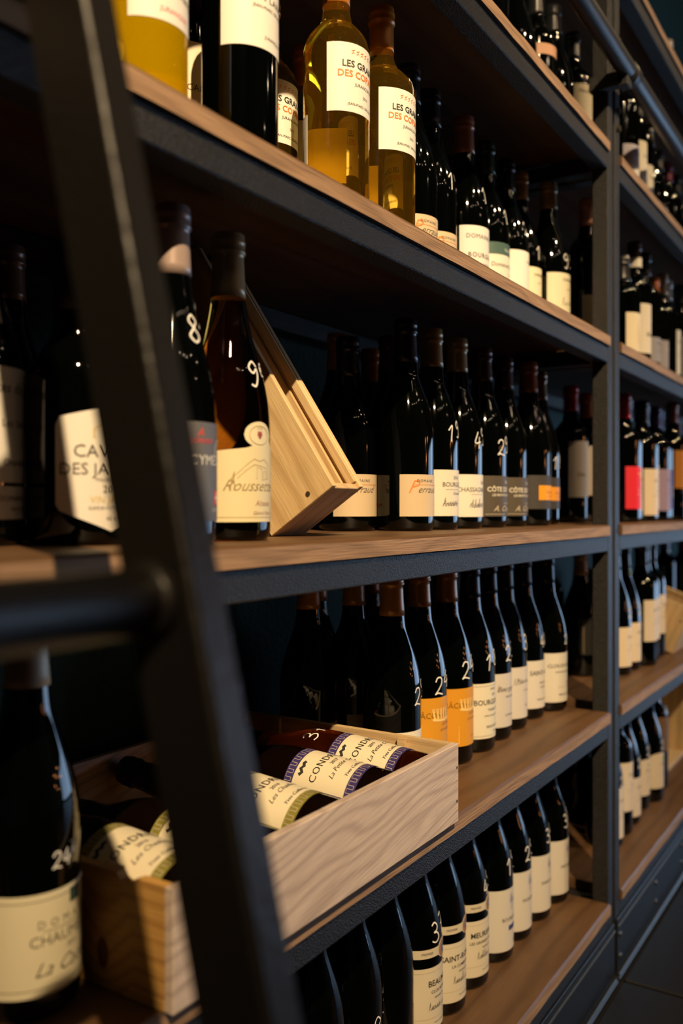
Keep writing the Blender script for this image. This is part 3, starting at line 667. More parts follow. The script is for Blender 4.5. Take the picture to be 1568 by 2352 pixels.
place(1049, .606, 3, 'black bottle with tan capsule, white label and chalk 49, at eye level', R=.0402, lab=CH, cap='tan', capl=.052, price=('49', -.016, .136, .026, .35))
LT = (.72,.68,.56)
CN = dict(w=.104, z=(.018, .084), c=(.085,.07,.052), t=[('2016', .0065, .004, .072, dict(c=LT)), ('CÔTE DE NUITS', .0108, .0, .0585, dict(c=LT, bold=.02)), ('LES MONTS DE BONCOURT', .0055, .004, .0510, dict(c=LT, bold=.015)), ('DOMAINE', .004, .004, .038, dict(c=(.5,.42,.28))), ('A. Chopin', .0135, .0, .0265, dict(c=(.60,.52,.34), shear=.45, bold=-.004)), (31, .008, -.022, .0215, dict(line=hline(8, 5), c=(.6,.52,.34)))])
place(1107, .606, 3, 'black bottle with brown capsule and chalk 29 above its brown label', R=.0405, lab=CN, cap='brown', price=('29', -.020, .130, .026, .3))
place(1161, .606, 3, 'black bottle with brown capsule and brown label, right of its chalk 29 twin', R=.0405, lab=CN, cap='brown', H=.293)
OL = dict(w=.104, z=(.030, .090), c=(.055,.05,.048), band=[((.80,.33,.02), .046, .072, -.030, .052)], t=[('Bourgogne', .0078, .004, .058, dict(c=(.35,.12,.0), shear=.1)), ('PINOT NOIR', .004, .004, .051, dict(c=(.35,.12,0)))])
place(1209, .594, 3, 'black bottle with rust orange capsule and grey label with orange patch', R=.0405, lab=OL, cap='rust')
place(1236, .618, 3, 'black bottle with orange capsule chalk marked 18, last before the uprights', R=.040, lab=OL, cap='orange', price=('18', -.018, .118, .024, .2))
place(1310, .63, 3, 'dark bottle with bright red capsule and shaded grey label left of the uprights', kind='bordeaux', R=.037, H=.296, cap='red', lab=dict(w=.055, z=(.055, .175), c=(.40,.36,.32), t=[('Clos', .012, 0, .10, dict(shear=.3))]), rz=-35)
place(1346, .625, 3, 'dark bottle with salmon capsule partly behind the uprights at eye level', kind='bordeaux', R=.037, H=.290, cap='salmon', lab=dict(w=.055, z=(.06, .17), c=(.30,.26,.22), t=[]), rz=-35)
# ---- shelf 4 ----------------------------------------------------------------------------------
place(70, .583, 4, 'large near bottle at lower left with beige capsule and chalk 24', R=.0405, H=.305, cap=(.55,.48,.36), capl=.060, capr=.5, lab=dict(w=.112, z=(.020, .096), c=(.72,.66,.46), band=[((.04,.07,.06), .082, .093, .008, .020)], t=[
    ('DOMAINE', .0085, .010, .070, dict(spacing=1.8, c=(.15,.14,.1))), ('x', .05, .010, .0675, dict(line=hline(), wd=.0004)), ('CHAUME-ARNAUD', .0115, .024, .057, dict(c=(.12,.11,.08))), ('2015', .005, .010, .050, {}), ('La Cadène', .0150, .010, .0345, dict(shear=.5, bold=-.008)), ('x', .108, 0, .026, dict(line=hline(20), wd=.0004)), ('x', .108, 0, .091, dict(line=hline(20), wd=.0004))]),
    price=('24', -.008, .118, .0125, .05, True, .0013))
MA = (.66, .30, .02); PALE = (.85,.62,.22)
def crown(u, z):
    L_ = []
    for k in range(6):
        uu = (k-2.5)*.0058
        L_ += [('x', .0018, u+uu*1.15, z+.0125, dict(line=[(math.cos(i*PI/4), math.sin(i*PI/4)) for i in range(9)], c=PALE, wd=.0012)), ('x', 1, u, z, dict(line=[(uu, 0), (uu*1.15, .0108)], c=PALE, wd=.0028))]
    L_ += [('x', 1, u, z-.0005, dict(line=[(-.018+.036*i/10, .002*math.sin(PI*i/10)*-1) for i in range(11)], c=PALE, wd=.0035))]
    return L_
MAC = dict(w=.104, z=(.028, .114), c=MA, t=crown(-.006, .084)+[('MÂCON-BUSSIÈRES', .0115, -.002, .0855, dict( c=(.2,.09,.0))), ('LES VIGNES', .0050, .006, .074, dict(c=(.25,.1,0))), ('LES MORTIERS', .0045, .004, .066, dict(c=(.25,.1,0))), ('2016', .0045, .004, .040, dict(c=(.25,.1,0))), ('x', 1, -.004, .044, dict(line=[(-.022,-.012),(.022,-.012),(.022,.014),(-.022,.014),(-.022,-.012)], c=PALE, wd=.001))])
D4 = .1
place(909, .606, 4, 'black bottle with orange capsule and pale label behind the crate corner', R=.0402, lab=dict(w=.098, z=(.02, .083), c=(.78,.74,.60), t=[('MÂCON', .009, .01, .065, {})]), cap='orange', capl=.060, price=('29', -.008, .128, .024, .5), rz=0)
place(966, .606, 4, 'black bottle with orange capsule and orange crown label, half behind crate', R=.0402, lab=MAC, cap='orange', price=('24', -.020, .130, .025, .45))
place(1025, .603, 4, 'black bottle with orange crown label fully in view right of the crate', R=.0402, lab=MAC, cap='orange', price=('24', -.020, .140, .026, .45))
B4 = dict(w=.102, z=(.022, .108), c=(.74,.69,.53), t=[('RAVEL', .005, -.002, .097, {}), ('2016', .0055, .0, .088, {}), ('BOURGOGNE', .0115, -.004, .0745, dict(bold=.012)), ('Vieilles Vignes', .0068, .004, .0645, dict(shear=.1)), ('APPELLATION CONTRÔLÉE', .0036, .0, .056, {}), ('RENÉ BOUVIER', .006, .002, .038, {}), ('à Gevrey', .004, .004, .031, {}), ('x', .098, 0, .104, dict(line=hline(16), wd=.0004)), ('x', .098, 0, .026, dict(line=hline(16), wd=.0004))])
place(1074, .602, 4, 'black bottle chalk marked 18 with cream label, right of orange crown pair', R=.0402, lab=B4, cap='dark', price=('18', -.018, .140, .025, .35))
G4 = dict(w=.102, z=(.022, .110), c=(.60,.56,.50), t=[(51, .012, -.030, .080, dict(script=4, wd=.0006, c=(.2,.17,.14))), ('Bourgogne', .012, -.004, .081, dict(shear=.45, bold=-.008)), ('PINOT NOIR', .0045, 0, .070, {}), ('COMTE LIGER', .0045, .0, .040, {})])
place(1116, .606, 4, 'black bottle chalk marked 2 with greyish script label in the middle shelf row', R=.0402, lab=G4, cap='dark', price=('23', -.012, .142, .026, .3, False))
G5 = dict(w=.102, z=(.020, .108), c=(.62,.58,.52), t=[(52, .012, -.030, .078, dict(script=4, wd=.0006, c=(.2,.17,.14))), ('Meursault', .012, -.002, .080, dict(shear=.45, bold=-.008)), ('1er CRU', .0045, 0, .066, {}), ('2015', .0045, .0, .040, {})])
place(1155, .610, 4, 'black bottle with greyish script label, third from the uprights on crate shelf', R=.0402, lab=G5, cap=(.05,.045,.04), price=('33', -.006, .150, .026, .3, False))
S7 = dict(w=.102, z=(.020, .106), c=(.66,.62,.54), t=[('SAINT-AUBIN', .0115, .0, .080, dict(bold=.008)), ('PREMIER CRU', .0045, 0, .064, {}), ('EN REMILLY', .0045, .0, .056, {}), ('PERRAULT MICHOT', .0045, .0, .034, {})])
place(1199, .612, 4, 'black bottle chalk marked 4, second from the uprights on crate shelf', R=.0402, lab=S7, cap='dark', price=('48', -.010, .140, .022, .2, False))
S8 = dict(w=.106, z=(.018, .110), c=(.68,.64,.54), t=[('CLOS-DU-CHÂTEAU', .0095, -.002, .083, dict(bold=.008)), ('BOURGOGNE BLANC', .0045, -.008, .073, {}), ('2016', .0045, .004, .052, {}), ('x', .05, 0, .046, dict(line=hline(), wd=.0003)), ('PERRAULT MICHOT', .0052, .0, .030, {})])
place(1252, .598, 4, 'black bottle chalk marked 27, last bottle before the uprights on crate shelf', R=.0402, lab=S8, cap='dark', price=('27', -.006, .134, .018, .1))
place(680, .72, 4, 'dark bottle with orange capsule, leftmost of the back row above the crate', cap='orange', lab=dict(w=.09, z=(.03, .085), c=(.45,.35,.22), t=[]))
place(727, .775, 4, 'dark bottle with orange capsule, second of the back row above the crate', cap='orange')
place(799, .70, 4, 'dark bottle with orange capsule, third of the back row above the crate', cap='orange', lab=dict(w=.09, z=(.03, .088), c=(.72,.68,.52), t=[]), rz=-8)
place(849, .765, 4, 'dark bottle with orange capsule, fourth of the back row above the crate', cap='orange')
place(948, .73, 4, 'dark rear bottle glimpsed between the first two orange capsules of crate shelf', cap='orange')
place(1236, .71, 4, 'dark rear bottle with plum capsule behind chalk 27 bottle on crate shelf', cap='plum')
place(1287, .70, 4, 'dark rear bottle with brown capsule left of the cream capsule, crate shelf', cap='brown', kind='bordeaux', R=.0375)
place(1334, .655, 4, 'dark bottle with cream capsule and thin gold label outline by the uprights', cap='cream', R=.0405, H=.285, lab=dict(w=.07, z=(.05, .135), c=(.010,.009,.008), t=[('x', 1, 0, .092, dict(line=[(-.030,-.038),(.030,-.038),(.030,.038),(-.030,.038),(-.030,-.038)], c=(.40,.28,.12), wd=.0009))]), rz=-20)
# ---- shelf 5 ----------------------------------------------------------------------------------
BL = (.10,.12,.36)
def beaune(a, b_):
    L_ = dict(w=.104, z=(.020, .106), c=(.66,.59,.44), t=[('x', .1, 0, .100, dict(line=hline(16), c=(.5,.38,.2), wd=.0005)), (a, .0115, -.002, .080, dict(bold=.02)), (b_, .0062, .0, .070, dict(bold=.01)), ('PREMIER CRU', .004, 0, .062, {}), (61+len(a), .011, -.022, .047, dict(script=5, wd=.0006)), ('Benoît Sorine', .0072, .002, .0475, dict(shear=.5, bold=-.006)), ('x', .1, 0, .036, dict(line=hline(16), c=(.5,.38,.2), wd=.0005)), ('mis en bouteille', .0038, 0, .028, dict(shear=.2))])
    rg = [(math.cos(i*PI/10), math.sin(i*PI/10)) for i in range(21)]
    M_ = dict(w=.078, z=(.120, .132), u=-.006, c=(.62,.55,.40), t=[('PREMIER', .005, -.024, .1245, {}), ('x', .0095, .010, .1260, dict(line=rg, c=(.35,.18,.09), wd=.0060)), ('x', .0035, .010, .1260, dict(line=rg, c=(.06,.12,.22), wd=.0075)), ('2015', .0042, .010, .1246, dict(c=(.7,.7,.7), off=.0012))],
              top=lambda s: .132 if not (.02 < s < .82) else .126+.013*math.sqrt(max(0, 1-((s-.42)/.40)**2))+.0, bot=lambda s: .120 if not (.02 < s < .82) else .126-.013*math.sqrt(max(0, 1-((s-.42)/.40)**2)))
    return L_, M_
place(714, .600, 5, 'dark bottle mostly hidden by the ladder on the lowest shelf', R=.0405, cap='dark', price=('38', -.014, .100, .024, .5))
place(808, .600, 5, 'dark bottle chalk marked 8 and 3 on the lowest shelf', R=.0405, cap='dark', kind='burgundy', price=('83', -.010, .098, .030, 1.1))
place(878, .600, 5, 'dark bottle chalk marked 29 left of the first medallion label, lowest shelf', R=.0405, cap='dark', price=('29', .006, .110, .024, .9), lab=dict(w=.05, z=(.0, .0) if False else (.03, .08), c=(.60,.52,.36), t=[]), rz=55)
l1, m1 = beaune('BEAUNE', 'CLOS ROYER')
place(951, .600, 5, 'bottle with medallion label and chalk 3, leftmost labelled one on lowest shelf', R=.0405, cap='dark', lab=l1, lab2=m1, price=('37', -.016, .152, .026, .3))
l1, m1 = beaune('SAINT-ROMAIN', 'LA COMBE BAZIN')
place(1006, .602, 5, 'bottle with medallion label and no chalk mark, second labelled on lowest shelf', R=.0405, cap='dark', lab=l1, lab2=m1)
l1, m1 = beaune('MEURSAULT', 'LES GRANDS CHARRONS')
place(1062, .602, 5, 'bottle with medallion label and chalk 4, third labelled on lowest shelf', R=.0405, cap='dark', lab=l1, lab2=m1, price=('45', -.006, .152, .022, .5, False))
def blue_l(a, extra=()):
    return dict(w=.106, z=(.018, .118), c=(.62,.58,.50), t=[(71+len(a), .016, -.006, .094, dict(script=2, wd=.0011, c=BL)), ('x', .009, .006, .092, dict(line=[(-1,-1),(-.3,1.2),(.2,-.6),(.6,1.2),(1,-.8),(0,-1.3)], c=BL, wd=.0010)), (a, .0085, .002, .066, {}), ('2016', .0045, .006, .030, {})]+list(extra))
place(1122, .600, 5, 'bottle with large white label bearing blue emblem and dark blue bar', R=.0405, cap='dark', lab=dict(blue_l('BOURGOGNE'), band=[((.05,.05,.18), .050, .058, -.010, .028)]), price=('19', -.012, .152, .026, .4, False))
place(1166, .601, 5, 'white labelled bottle chalk marked 25 on the lowest shelf', R=.0405, cap='dark', lab=blue_l('MONTHELIE'), price=('25', -.014, .146, .024, .4))
place(1212, .598, 5, 'white labelled bottle chalk marked 3, second from uprights on lowest shelf', R=.0405, cap='dark', lab=blue_l('SAINT-AUBIN'), price=('34', -.010, .150, .024, .4))
place(1255, .594, 5, 'white labelled bottle chalk marked 38, nearest the uprights on lowest shelf', R=.0405, cap='dark', lab=blue_l('MEURSAULT'), price=('38', -.012, .152, .024, .5))
place(1375, .70, 5, 'dark bottle with tan sliver of label behind the uprights on the lowest shelf', R=.0405, cap='dark', lab=dict(w=.09, z=(.03, .26-.12), c=(.55,.46,.32), t=[]), rz=-30)
place(1322, .70, 5, 'dark unlabelled bottle in the back of the lowest shelf, left of the tan sliver one', cap='dark')
place(1340, .79, 5, 'dark unlabelled bottle against the rear wall on the lowest shelf by the uprights', cap='dark')
place(1180, .72, 5, 'dark rear bottle behind the chalk 25 one on the lowest shelf', cap='dark')
place(1095, .72, 5, 'dark rear bottle behind the medallion chalk 4 one on the lowest shelf', cap='dark')
# ---- shelf 1, left bay ------------------------------------------------------------------------
place(1115, .60, 1, 'bottle with shiny white label seen above the top board, leftmost there', kind='bordeaux', R=.0376, H=.30, cap='dark', lab=dict(w=.08, z=(.15, .25), c=(.6,.58,.6), t=[]))
place(1180, .61, 1, 'dark bottle on the top board, second from its left', cap='dark')
place(1232, .605, 1, 'dark bottle with small coppery label on the top board', kind='bordeaux', R=.0376, cap='dark', lab=dict(w=.06, z=(.155, .175), c=(.55,.3,.18), t=[]), rz=-25)
place(1268, .60, 1, 'dark bottle on the top board left of the cream labelled one', cap='dark')
place(1314, .600, 1, 'dark bottle with tall cream label on the top board by the uprights', kind='bordeaux', R=.042, cap='dark', lab=dict(w=.075, z=(.06, .176), c=(.72,.62,.42), t=[('Nodoz', .012, .0, .158, dict(shear=.3))]), rz=-32)
# ---- behind / right of the uprights -----------------------------------------------------------
place(1347, .560, 2, 'dark bottle with salmon capsule just left behind the uprights, upper shelf', kind='bordeaux', R=.0375, H=.300, cap='salmon', lab=dict(w=.06, z=(.03,.10), c=(.45,.40,.3), t=[]), rz=-40)
# right bay: (px, y, kind, capsule, label colour, z0, z1, width, rz, H, description)
RB = {
 0: [(1531, .62, 'bordeaux', 'white', None, 0, 0, 0, 0, .30, 'bottle with white capsule at the upper right corner'),
     (1556, .64, 'bordeaux', 'dark', None, 0, 0, 0, 0, .30, 'dark bottle at the upper right corner beside the white capsule one')],
 1: [(1426, .545, 'bordeaux', 'dark', (.45,.43,.50), .03, .10, .09, 0, .30, 'dark bottle with greyish label in top right bay beside the uprights'),
     (1446, .556, 'bordeaux', 'white', (.78,.70,.54), .02, .15, .085, 0, .30, 'white capsule bottle with tall cream label in top right bay'),
     (1462, .566, 'bordeaux', 'dark', (.74,.66,.50), .02, .13, .085, 0, .30, 'dark capsule bottle with cream and blue label in top right bay'),
     (1487, .58, 'burgundy', 'dark', None, 0, 0, 0, 0, .296, 'unlabelled dark bottle under the pipe, right of the cream and blue label'),
     (1509, .60, 'burgundy', 'dark', None, 0, 0, 0, 0, .296, 'dark bottle under the pipe, second right of the cream and blue label'),
     (1531, .60, 'bordeaux', 'plum', (.3,.1,.1), .03, .10, .08, 0, .30, 'dark bottle with plum capsule and label under the pipe'),
     (1551, .60, 'bordeaux', 'dark', (.5,.45,.4), .03, .11, .08, 0, .30, 'dark bottle with shaded label under the pipe by the right edge')],
 2: [(1409, .70, 'bordeaux', 'salmon', (.6,.55,.45), .05, .17, .08, 0, .30, 'dark bottle with salmon capsule hidden mostly by the right upright'),
     (1430, .548, 'bordeaux', 'dark', (.76,.66,.46), .02, .105, .085, 0, .235, 'short dark bottle with cream label of ochre swirls beside the right upright'),
     (1456, .556, 'bordeaux', 'brown', (.76,.68,.54), .035, .15, .080, 0, .300, 'dark bottle with brown and cream capsule and tall cream label with blue spot'),
     (1479, .560, 'bordeaux', 'dark', (.32,.31,.34), .03, .09, .085, 0, .300, 'dark bottle with grey label, third in the right bay above eye level'),
     (1499, .565, 'bordeaux', 'rust', (.36,.33,.33), .03, .10, .085, 0, .265, 'dark bottle with grey label with orange word in the right bay'),
     (1519, .57, 'bordeaux', 'cream', None, 0, 0, 0, 0, .300, 'dark bottle with cream capsule, unlabelled, in the right bay above eye level'),
     (1538, .57, 'bordeaux', 'white', (.8,.76,.66), .04, .16, .085, 0, .300, 'dark bottle with white capsule and white label near right edge'),
     (1553, .56, 'bordeaux', 'dark', (.8,.76,.66), .04, .15, .085, 0, .300, 'dark bottle with white label at the right edge above eye level')],
 3: [(1416, .665, 'bordeaux', 'salmon', None, 0, 0, 0, 0, .300, 'dark bottle with salmon pink capsule beside the right upright at eye level'),
     (1433, .560, 'bordeaux', 'red', (.75,.02,.04), .03, .125, .090, 0, .290, 'dark bottle with bright red capsule and bright red label'),
     (1453, .567, 'bordeaux', 'grey', (.74,.62,.44), .025, .125, .088, 0, .290, 'bottle with grey capsule and cream label, first right of the red label'),
     (1466, .565, 'bordeaux', 'dark', (.74,.62,.44), .015, .125, .088, 0, .290, 'bottle with dark capsule and long cream label, second right of the red label'),
     (1480, .565, 'bordeaux', 'plum', (.74,.64,.50), .030, .138, .088, 0, .290, 'bottle with plum capsule and cream label, third right of the red label'),
     (1496, .565, 'bordeaux', 'purple', (.34,.25,.36), .025, .130, .088, 0, .290, 'bottle with violet capsule and mauve label'),
     (1511, .565, 'bordeaux', 'purple', (.11,.08,.26), .030, .132, .088, 0, .290, 'bottle with purple label bearing a pale disc'),
     (1535, .555, 'bordeaux', 'salmon', (.50,.20,.03), .085, .185, .088, 0, .315, 'tall bottle with salmon capsule and orange label with white emblem'),
     (1551, .565, 'bordeaux', 'plum', (.55,.06,.06), .10, .14, .088, 0, .290, 'bottle with plum capsule and red topped label at the right edge')],
 4: [(1409, .592, 'burgundy', 'dark', (.74,.62,.44), .020, .110, .10, 0, .296, 'bottle with cream label beside the right upright, below eye level'),
     (1440, .585, 'burgundy', 'dark', (.74,.62,.44), .020, .112, .10, 0, .296, 'bottle with yellow neck sticker and cream label below eye level'),
     (1462, .575, 'bordeaux', 'grey', (.70,.60,.46), .060, .160, .085, 0, .300, 'square shouldered bottle with cream label, left of three below eye level'),
     (1478, .578, 'bordeaux', 'grey', (.70,.60,.46), .055, .158, .085, 0, .300, 'square shouldered bottle with cream label, middle of three below eye level'),
     (1492, .582, 'bordeaux', 'grey', (.70,.60,.46), .060, .160, .085, 0, .300, 'square shouldered bottle with cream label, right of three beside pale box'),
     (1525, .72, 'bordeaux', 'purple', None, 0, 0, 0, 0, .300, 'dark rear bottle with violet capsule above the leaning pale box'),
     (1541, .72, 'bordeaux', 'dark', None, 0, 0, 0, 0, .300, 'dark rear bottle with dark capsule above the leaning pale box'),
     (1553, .70, 'bordeaux', 'plum', None, 0, 0, 0, 0, .300, 'dark rear bottle with plum capsule above the leaning pale box')],
 5: [(1388, .580, 'burgundy', 'dark', (.64,.58,.5), .02, .13, .10, 0, .296, 'bottle with white label mostly behind the right upright on the lowest shelf'),
     (1414, .580, 'bordeaux', 'dark', (.66,.58,.48), .055, .165, .088, 0, .300, 'square shouldered bottle with pale label on the lowest shelf, right bay'),
     (1430, .585, 'burgundy', 'dark', (.64,.56,.46), .02, .11, .09, 0, .296, 'bottle with pale label behind the square shouldered one on lowest shelf'),
     (1456, .592, 'burgundy', 'dark', (.66,.56,.42), .035, .115, .10, 0, .296, 'bottle with arched cream label with green sprig on lowest shelf'),
     (1482, .580, 'burgundy', 'dark', (.66,.56,.42), .035, .115, .10, 0, .296, 'bottle with cream label right of the green sprig one on lowest shelf'),
     (1500, .590, 'bordeaux', 'dark', (.16,.09,.04), .10, .19, .088, 0, .300, 'bottle with brown label and pale round sticker beside the upright box')],
}
for lvl, rows in RB.items():
    for (px, y, kd, cp, lc, z0, z1, wd, rz, H, desc) in rows:
        lab = None
        if lc:
            t = [('Domaine', .009, 0, z0+(z1-z0)*.72, dict(shear=.2)), ('2016', .006, 0, z0+(z1-z0)*.5, {}), ('x', .04, 0, z0+(z1-z0)*.42, dict(line=hline(), wd=.0005))]
            band = None; top = None
            if 'red label' in desc and 'bright' in desc: t = [('x', .010, .004, .102, dict(line=[(-1.6,.6),(-.8,.9),(-.6,-.7),(.2,.8),(.9,.9),(.6,-.8),(1.5,.7)], c=(.8,.55,.02), wd=.0035)), ('CHÂTEAU', .008, .004, .070, dict(c=(.8,.4,.3))), ('PALOMEY', .008, .004, .060, dict(c=(.8,.4,.3))), ('2014', .007, .004, .045, dict(c=(.8,.4,.3)))]
            if 'swirls' in desc: t = [('x', .012, .008, .06, dict(line=[((.3+i*.05)*math.cos(i*.5), 1.6*(.3+i*.05)*math.sin(i*.5)) for i in range(40)], c=(.55,.36,.12), wd=.0009))]
            if 'blue spot' in desc: t = [('Blanc', .014, -.005, .075, dict(shear=.3)), ('x', .006, .022, .085, dict(line=[(0,-1),(.6,0),(0,1.2)], c=(.1,.25,.5), wd=.006))]
            if 'orange word' in desc: t = [('Saint', .014, .0, .075, dict(c=(.7,.65,.6))), ('x', .012, .006, .058, dict(line=[(-1,0),(1,0)], c=(.7,.2,.05), wd=.007))]
            if 'pale disc' in desc: t = [('x', .0075, .010, .075, dict(line=[(math.cos(i*PI/8), 1.4*math.sin(i*PI/8)) for i in range(17)], c=(.72,.66,.45), wd=.013))]
            if 'white emblem' in desc: t = [('x', .006, .014, .152, dict(line=[(math.cos(i*PI/8), math.sin(i*PI/8)) for i in range(17)], c=(.8,.75,.7), wd=.010)), ('Grenache', .008, .0, .12, dict(c=(.7,.5,.3)))]
            if 'red topped' in desc: band = None
            if 'green sprig' in desc: top = lambda s: .110+.014*math.sqrt(max(0, 1-(s+.3)**2*2)) if abs(s+.3) < .7 else .110; t += [('x', .005, -.006, .108, dict(line=[(-1,0),(-.5,1),(0,0),(.5,1),(.2,-.6)], c=(.15,.5,.05), wd=.003)), ('x', .004, .03, .075, dict(line=[(0,-4),(.6,-2),(-.4,0),(.5,2),(0,4)], c=(.6,.05,.1), wd=.002))]
            if 'greyish label in top' in desc: band = [((.72,.68,.58), .03, .055, -.045, .045)]
            if 'cream and blue' in desc: band = [((.10,.12,.22), .02, .055, -.042, .042)]
            lab = dict(w=wd, z=(z0, z1), c=lc, t=t, band=band, top=top)
        kw = {}
        if lvl in (4, 5) and kd == 'burgundy' and lc: kw['price'] = ('28', -.012, .142, .022, .3, False)
        o = place(px, y, lvl, desc, rz=rz, kind=kd, R=.0375 if kd == 'bordeaux' else .0402, H=H, cap=cp, lab=lab, **kw)
        if 'neck sticker' in desc:
            b = bmesh.new(); label_mesh(b, .0185, .014, .222, .236, off=.001, uc=-.004); to_obj('neck_sticker', b, M((.55,.62,.02), .5, name='yellow_sticker'), o)
        if 'cream capsule and tall' in desc:
            b = bmesh.new(); label_mesh(b, .0162, .07, .240, .262, off=.0008); to_obj('neck_band', b, paper((.78,.72,.6)), o)
        if 'round sticker' in desc:
            b = bmesh.new(); label_mesh(b, .0300, .020, .200, .220, off=.004, top=lambda s: .207+.010*math.sqrt(max(0,1-s*s)), bot=lambda s: .207-.010*math.sqrt(max(0,1-s*s))); to_obj('round_sticker', b, paper((.55,.5,.35)), o)

# ------------------------------------------------------------------ pine crate with lying bottles
X0, X1, Y0, Y1 = 0.4967, 0.9962, 0.4695, 0.800
ZB = ZC+SH[4]+.0003; HB = 0.0955
org = Vector((X0, Y0, ZB))
cr = empty('wine_crate', org, 'open pine crate holding lying bottles on the shelf below eye level', 'crate')
tk = 0.009
def prism_y(name, x0, x1, pts, mat):      # side board: outline in (y, z), thickness in x
    bm = bmesh.new()
    a = [bm.verts.new((x0, y, z)) for y, z in pts]; b = [bm.verts.new((x1, y, z)) for y, z in pts]
    bm.faces.new(a); bm.faces.new(list(reversed(b)))
    for i in range(len(pts)):
        j = (i+1) % len(pts); bm.faces.new((a[j], a[i], b[i], b[j]))
    bmesh.ops.recalc_face_normals(bm, faces=bm.faces)
    return to_obj(name, bm, mat, cr)
L_, W_ = X1-X0, Y1-Y0
bm = bmesh.new(); add_box(bm, 0, L_, 0, tk, .0, HB, .0008)
# little break-out in the top edge of the front board
fb = to_obj('front_board', bm, PINE_DAYLIGHT, cr)
for zz in (.026, .067):
    b = bmesh.new(); bmesh.ops.create_cone(b, cap_ends=True, segments=12, radius1=.0016, radius2=.0016, depth=.001, matrix=Matrix.Translation((L_-.005, -.0003, zz)) @ Matrix.Rotation(PI/2, 4, 'X')); to_obj('nail', b, M((.12,.17,.24), .35, .8, name='nail_metal'), fb)
bm = bmesh.new(); add_box(bm, 0, L_, W_-tk, W_, .0, HB, .0008); to_obj('back_board', bm, PINE_DAYLIGHT, cr)
nt = .0
pts = [(tk+.0003, .0095), (W_-tk-.0003, .0095), (W_-tk-.0003, HB), (.150, HB), (.110, HB), (.060, HB), (.0565, HB-.005), (.049, HB-.0075), (.044, HB-.0035), (.037, HB-.0005), (tk+.0003, HB)]
prism_y('left_board', 0.0, tk, pts, PINE_WARMLIGHT)
pts = [(tk+.0003, .0095), (W_-tk-.0003, .0095), (W_-tk-.0003, HB), (tk+.0003, HB)]
prism_y('right_board', L_-tk, L_, pts, PINE)
bm = bmesh.new(); add_box(bm, 0.0, L_, tk+.0003, W_-tk-.0003, 0, .009, .0006); to_obj('bottom_board', bm, PINE_WARMLIGHT, cr)
for xx in (tk, L_-tk-.006):
    for yy in (.066, .262):
        bm = bmesh.new(); add_box(bm, xx, xx+.006, yy, yy+.012, .0095, HB-.001, .0004); to_obj('cleat', bm, PINE, cr)
PUR = (.045, .035, .15); OLV = (.23, .21, .035); KEY = (.62, .50, .42)
def meander(u0, u1, z0, z1, n, vertical=False):
    out = []
    for k in range(n):
        if vertical:
            s = (z1-z0)/n; z = z0+k*s; w_ = u1-u0
            out.append([(u0+w_*.2, z), (u0+w_*.85, z), (u0+w_*.85, z+s*.55), (u0+w_*.2, z+s*.55), (u0+w_*.2, z+s)])
        else:
            s = (u1-u0)/n; u = u0+k*s; h = z1-z0
            out.append([(u, z0+h*.2), (u, z0+h*.85), (u+s*.55, z0+h*.85), (u+s*.55, z0+h*.2), (u+s, z0+h*.2)])
    return out
def greek(bc, name3, yr='2017'):
    w_, z0, z1, bd = .106, .030, .122, .0115
    t = []
    for seg in meander(-w_/2, w_/2, z0, z0+bd, 12)+meander(-w_/2, w_/2, z1-bd, z1, 12)+meander(-w_/2, -w_/2+bd, z0, z1, 9, True)+meander(w_/2-bd, w_/2, z0, z1, 9, True):
        t.append(('x', 1, 0, 0, dict(line=seg, c=KEY, wd=.0006)))
    t += [('CONDRIEU', .0125, 0, .081, dict(spacing=1.15, off=.0012)), (yr, .0065, .0, .0715, dict(off=.0012)), (name3, .0088, 0, .0610, dict(shear=.4, bold=-.006, off=.0012)), ('Yves Cuilleron', .0062, 0, .0455, dict(shear=.4, off=.0012)),
          ('x', .006, -.022, .1035, dict(line=[(-1.4,.2),(-.8,-.3),(-.1,.3),(.5,-.1),(1.1,.25),(1.6,0)], wd=.0042))]
    return dict(w=w_, z=(z0, z1), c=bc, band=[((.78,.70,.50), z0+bd, z1-bd, -w_/2+bd, w_/2-bd)], t=t)
def lying(x, desc, lab, price=None, glass=BROWN, tilt=4.5, spin=0.0, y=Y0+.0135, dz=0.0, cap='dark'):
    th = math.radians(-(90-tilt)); R = .0405
    zc = ZB+.0100+R*math.cos(math.radians(tilt))+.0005+dz
    o = make_bottle(desc, R=R, H=.296, glass=glass, cap=cap, lab=lab, price=price, group='wine bottles lying in the pine crate')
    o.matrix_world = Matrix.Translation((x, y, zc)) @ Matrix.Rotation(th, 4, 'X') @ Matrix.Rotation(math.radians(spin), 4, 'Z')
    return o
g_p = greek(PUR, 'La Petite Côte'); g_o = greek(OLV, 'Les Chaillets', '2016')
lying(.9400, 'brown bottle with purple key-pattern label and chalk 37, against the crate right side', g_p, ('37', -.016, .158, .022, .0), AMBER, tilt=4.5, spin=-14)
lying(.8560, 'lying bottle with purple key-pattern label, next to the chalk 37 one', g_p, None, BROWN, tilt=4.0, spin=-12)
lying(.7430, 'lying bottle with olive key-pattern label, middle of the crate', g_o, None, BROWN, tilt=5.0, spin=-12)
lying(.6420, 'lying bottle with olive key-pattern label just right of the ladder rail', g_o, None, BROWN, tilt=2.0, spin=-6)
lying(.5530, 'lying bottle with olive key-pattern label at the crate left end', g_o, None, BROWN, tilt=5.0, spin=-8)

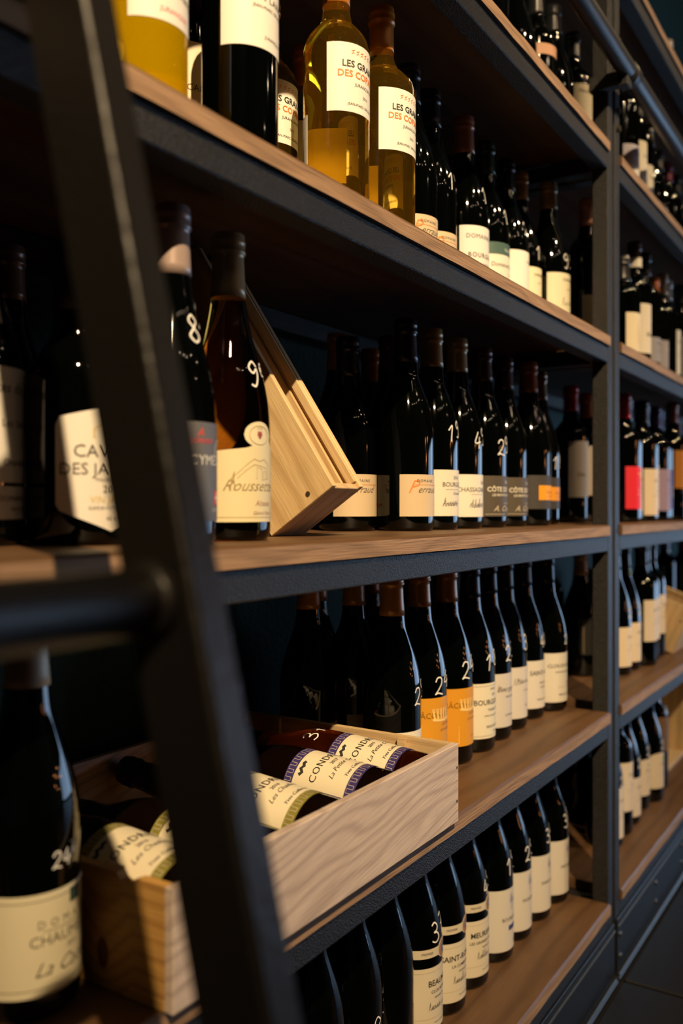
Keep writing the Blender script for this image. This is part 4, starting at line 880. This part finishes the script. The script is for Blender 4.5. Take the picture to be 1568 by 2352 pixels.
# ------------------------------------------------------------------ pine box leaning back on the eye-level shelf
def lean_box(x, y1, z1, W, D, L, elev, desc, mat_s, mat_i):
    """local z = long axis, local y = depth (open side towards -y), local x = width; stands on its rear lower edge"""
    o = empty('wine_box', (x, y1, z1), desc, 'wooden box', rot=(-(PI/2-elev), 0, 0))
    t = .007
    sL = bmesh.new(); add_box(sL, 0, t, -D, 0, 0, L, .0006); sL = to_obj('side_board', sL, mat_s, o)
    bm = bmesh.new(); bmesh.ops.create_cone(bm, cap_ends=True, segments=14, radius1=.0028, radius2=.0028, depth=.001, matrix=Matrix.Translation((-.0003, -D*.68, .011)) @ Matrix.Rotation(PI/2, 4, 'Y')); to_obj('nail', bm, M((.10,.07,.05), .5, .5, name='old_nail'), sL)
    # far side with the sliding-lid groove: two rims and a recessed strip between
    bm = bmesh.new(); add_box(bm, W-t, W, -D, 0, 0, L, .0006); to_obj('side_board', bm, mat_i, o)
    bm = bmesh.new(); add_box(bm, W-t-.005, W-t-.0003, -D+.0155, -.0005, t+.0005, L-.001, .0005); to_obj('groove_strip', bm, mat_i, o)
    bm = bmesh.new(); add_box(bm, W-t-.005, W-t-.0003, -D+.0005, -D+.0105, t+.0005, L-.001, .0005); to_obj('groove_strip', bm, mat_i, o)
    bm = bmesh.new(); add_box(bm, t+.0003, W-t-.0003, -D+.004, -.0003, 0, t, .0006); to_obj('end_board', bm, PINE, o)
    bm = bmesh.new(); add_box(bm, t+.0003, W-t-.0003, -D+.014, -.0003, L-t, L, .0006); to_obj('end_board', bm, PINE, o)
    bm = bmesh.new(); add_box(bm, t+.0003, W-t-.0053, -.0060, -.0003, t+.0003, L-t-.0003, .0004); to_obj('base_board', bm, mat_i, o)
    return o
lean_box(.787, .5975, ZC+SH[3]+.0004, .062, .0985, .344, math.radians(56.2), 'narrow open pine box leaning back at eye level, right of the amber bottle', PINE_S, PINE_S)
# right bay boxes
lean_box(2.445, .535, ZC+SH[4]+.0004, .20, .13, .30, math.radians(20), 'pale wooden box leaning on the right bay shelf at the picture edge', PINE, PINE)
b2 = empty('wine_box', (2.52, .585, ZC+SH[5]+.0003), 'pale wooden box standing on end on the lowest right bay shelf', 'wooden box')
for (nm, dm) in (('side_board', (0, .010, 0, .20, 0, .305)), ('side_board', (.32, .33, 0, .20, 0, .305)), ('base_board', (.0105, .3195, .19, .20, .0105, .2945)), ('end_board', (.0105, .3195, 0, .20, 0, .010)), ('end_board', (.0105, .3195, 0, .20, .295, .305))):
    bm = bmesh.new(); add_box(bm, *dm, bevel=.0006); to_obj(nm, bm, PINE_S, b2)
settle()
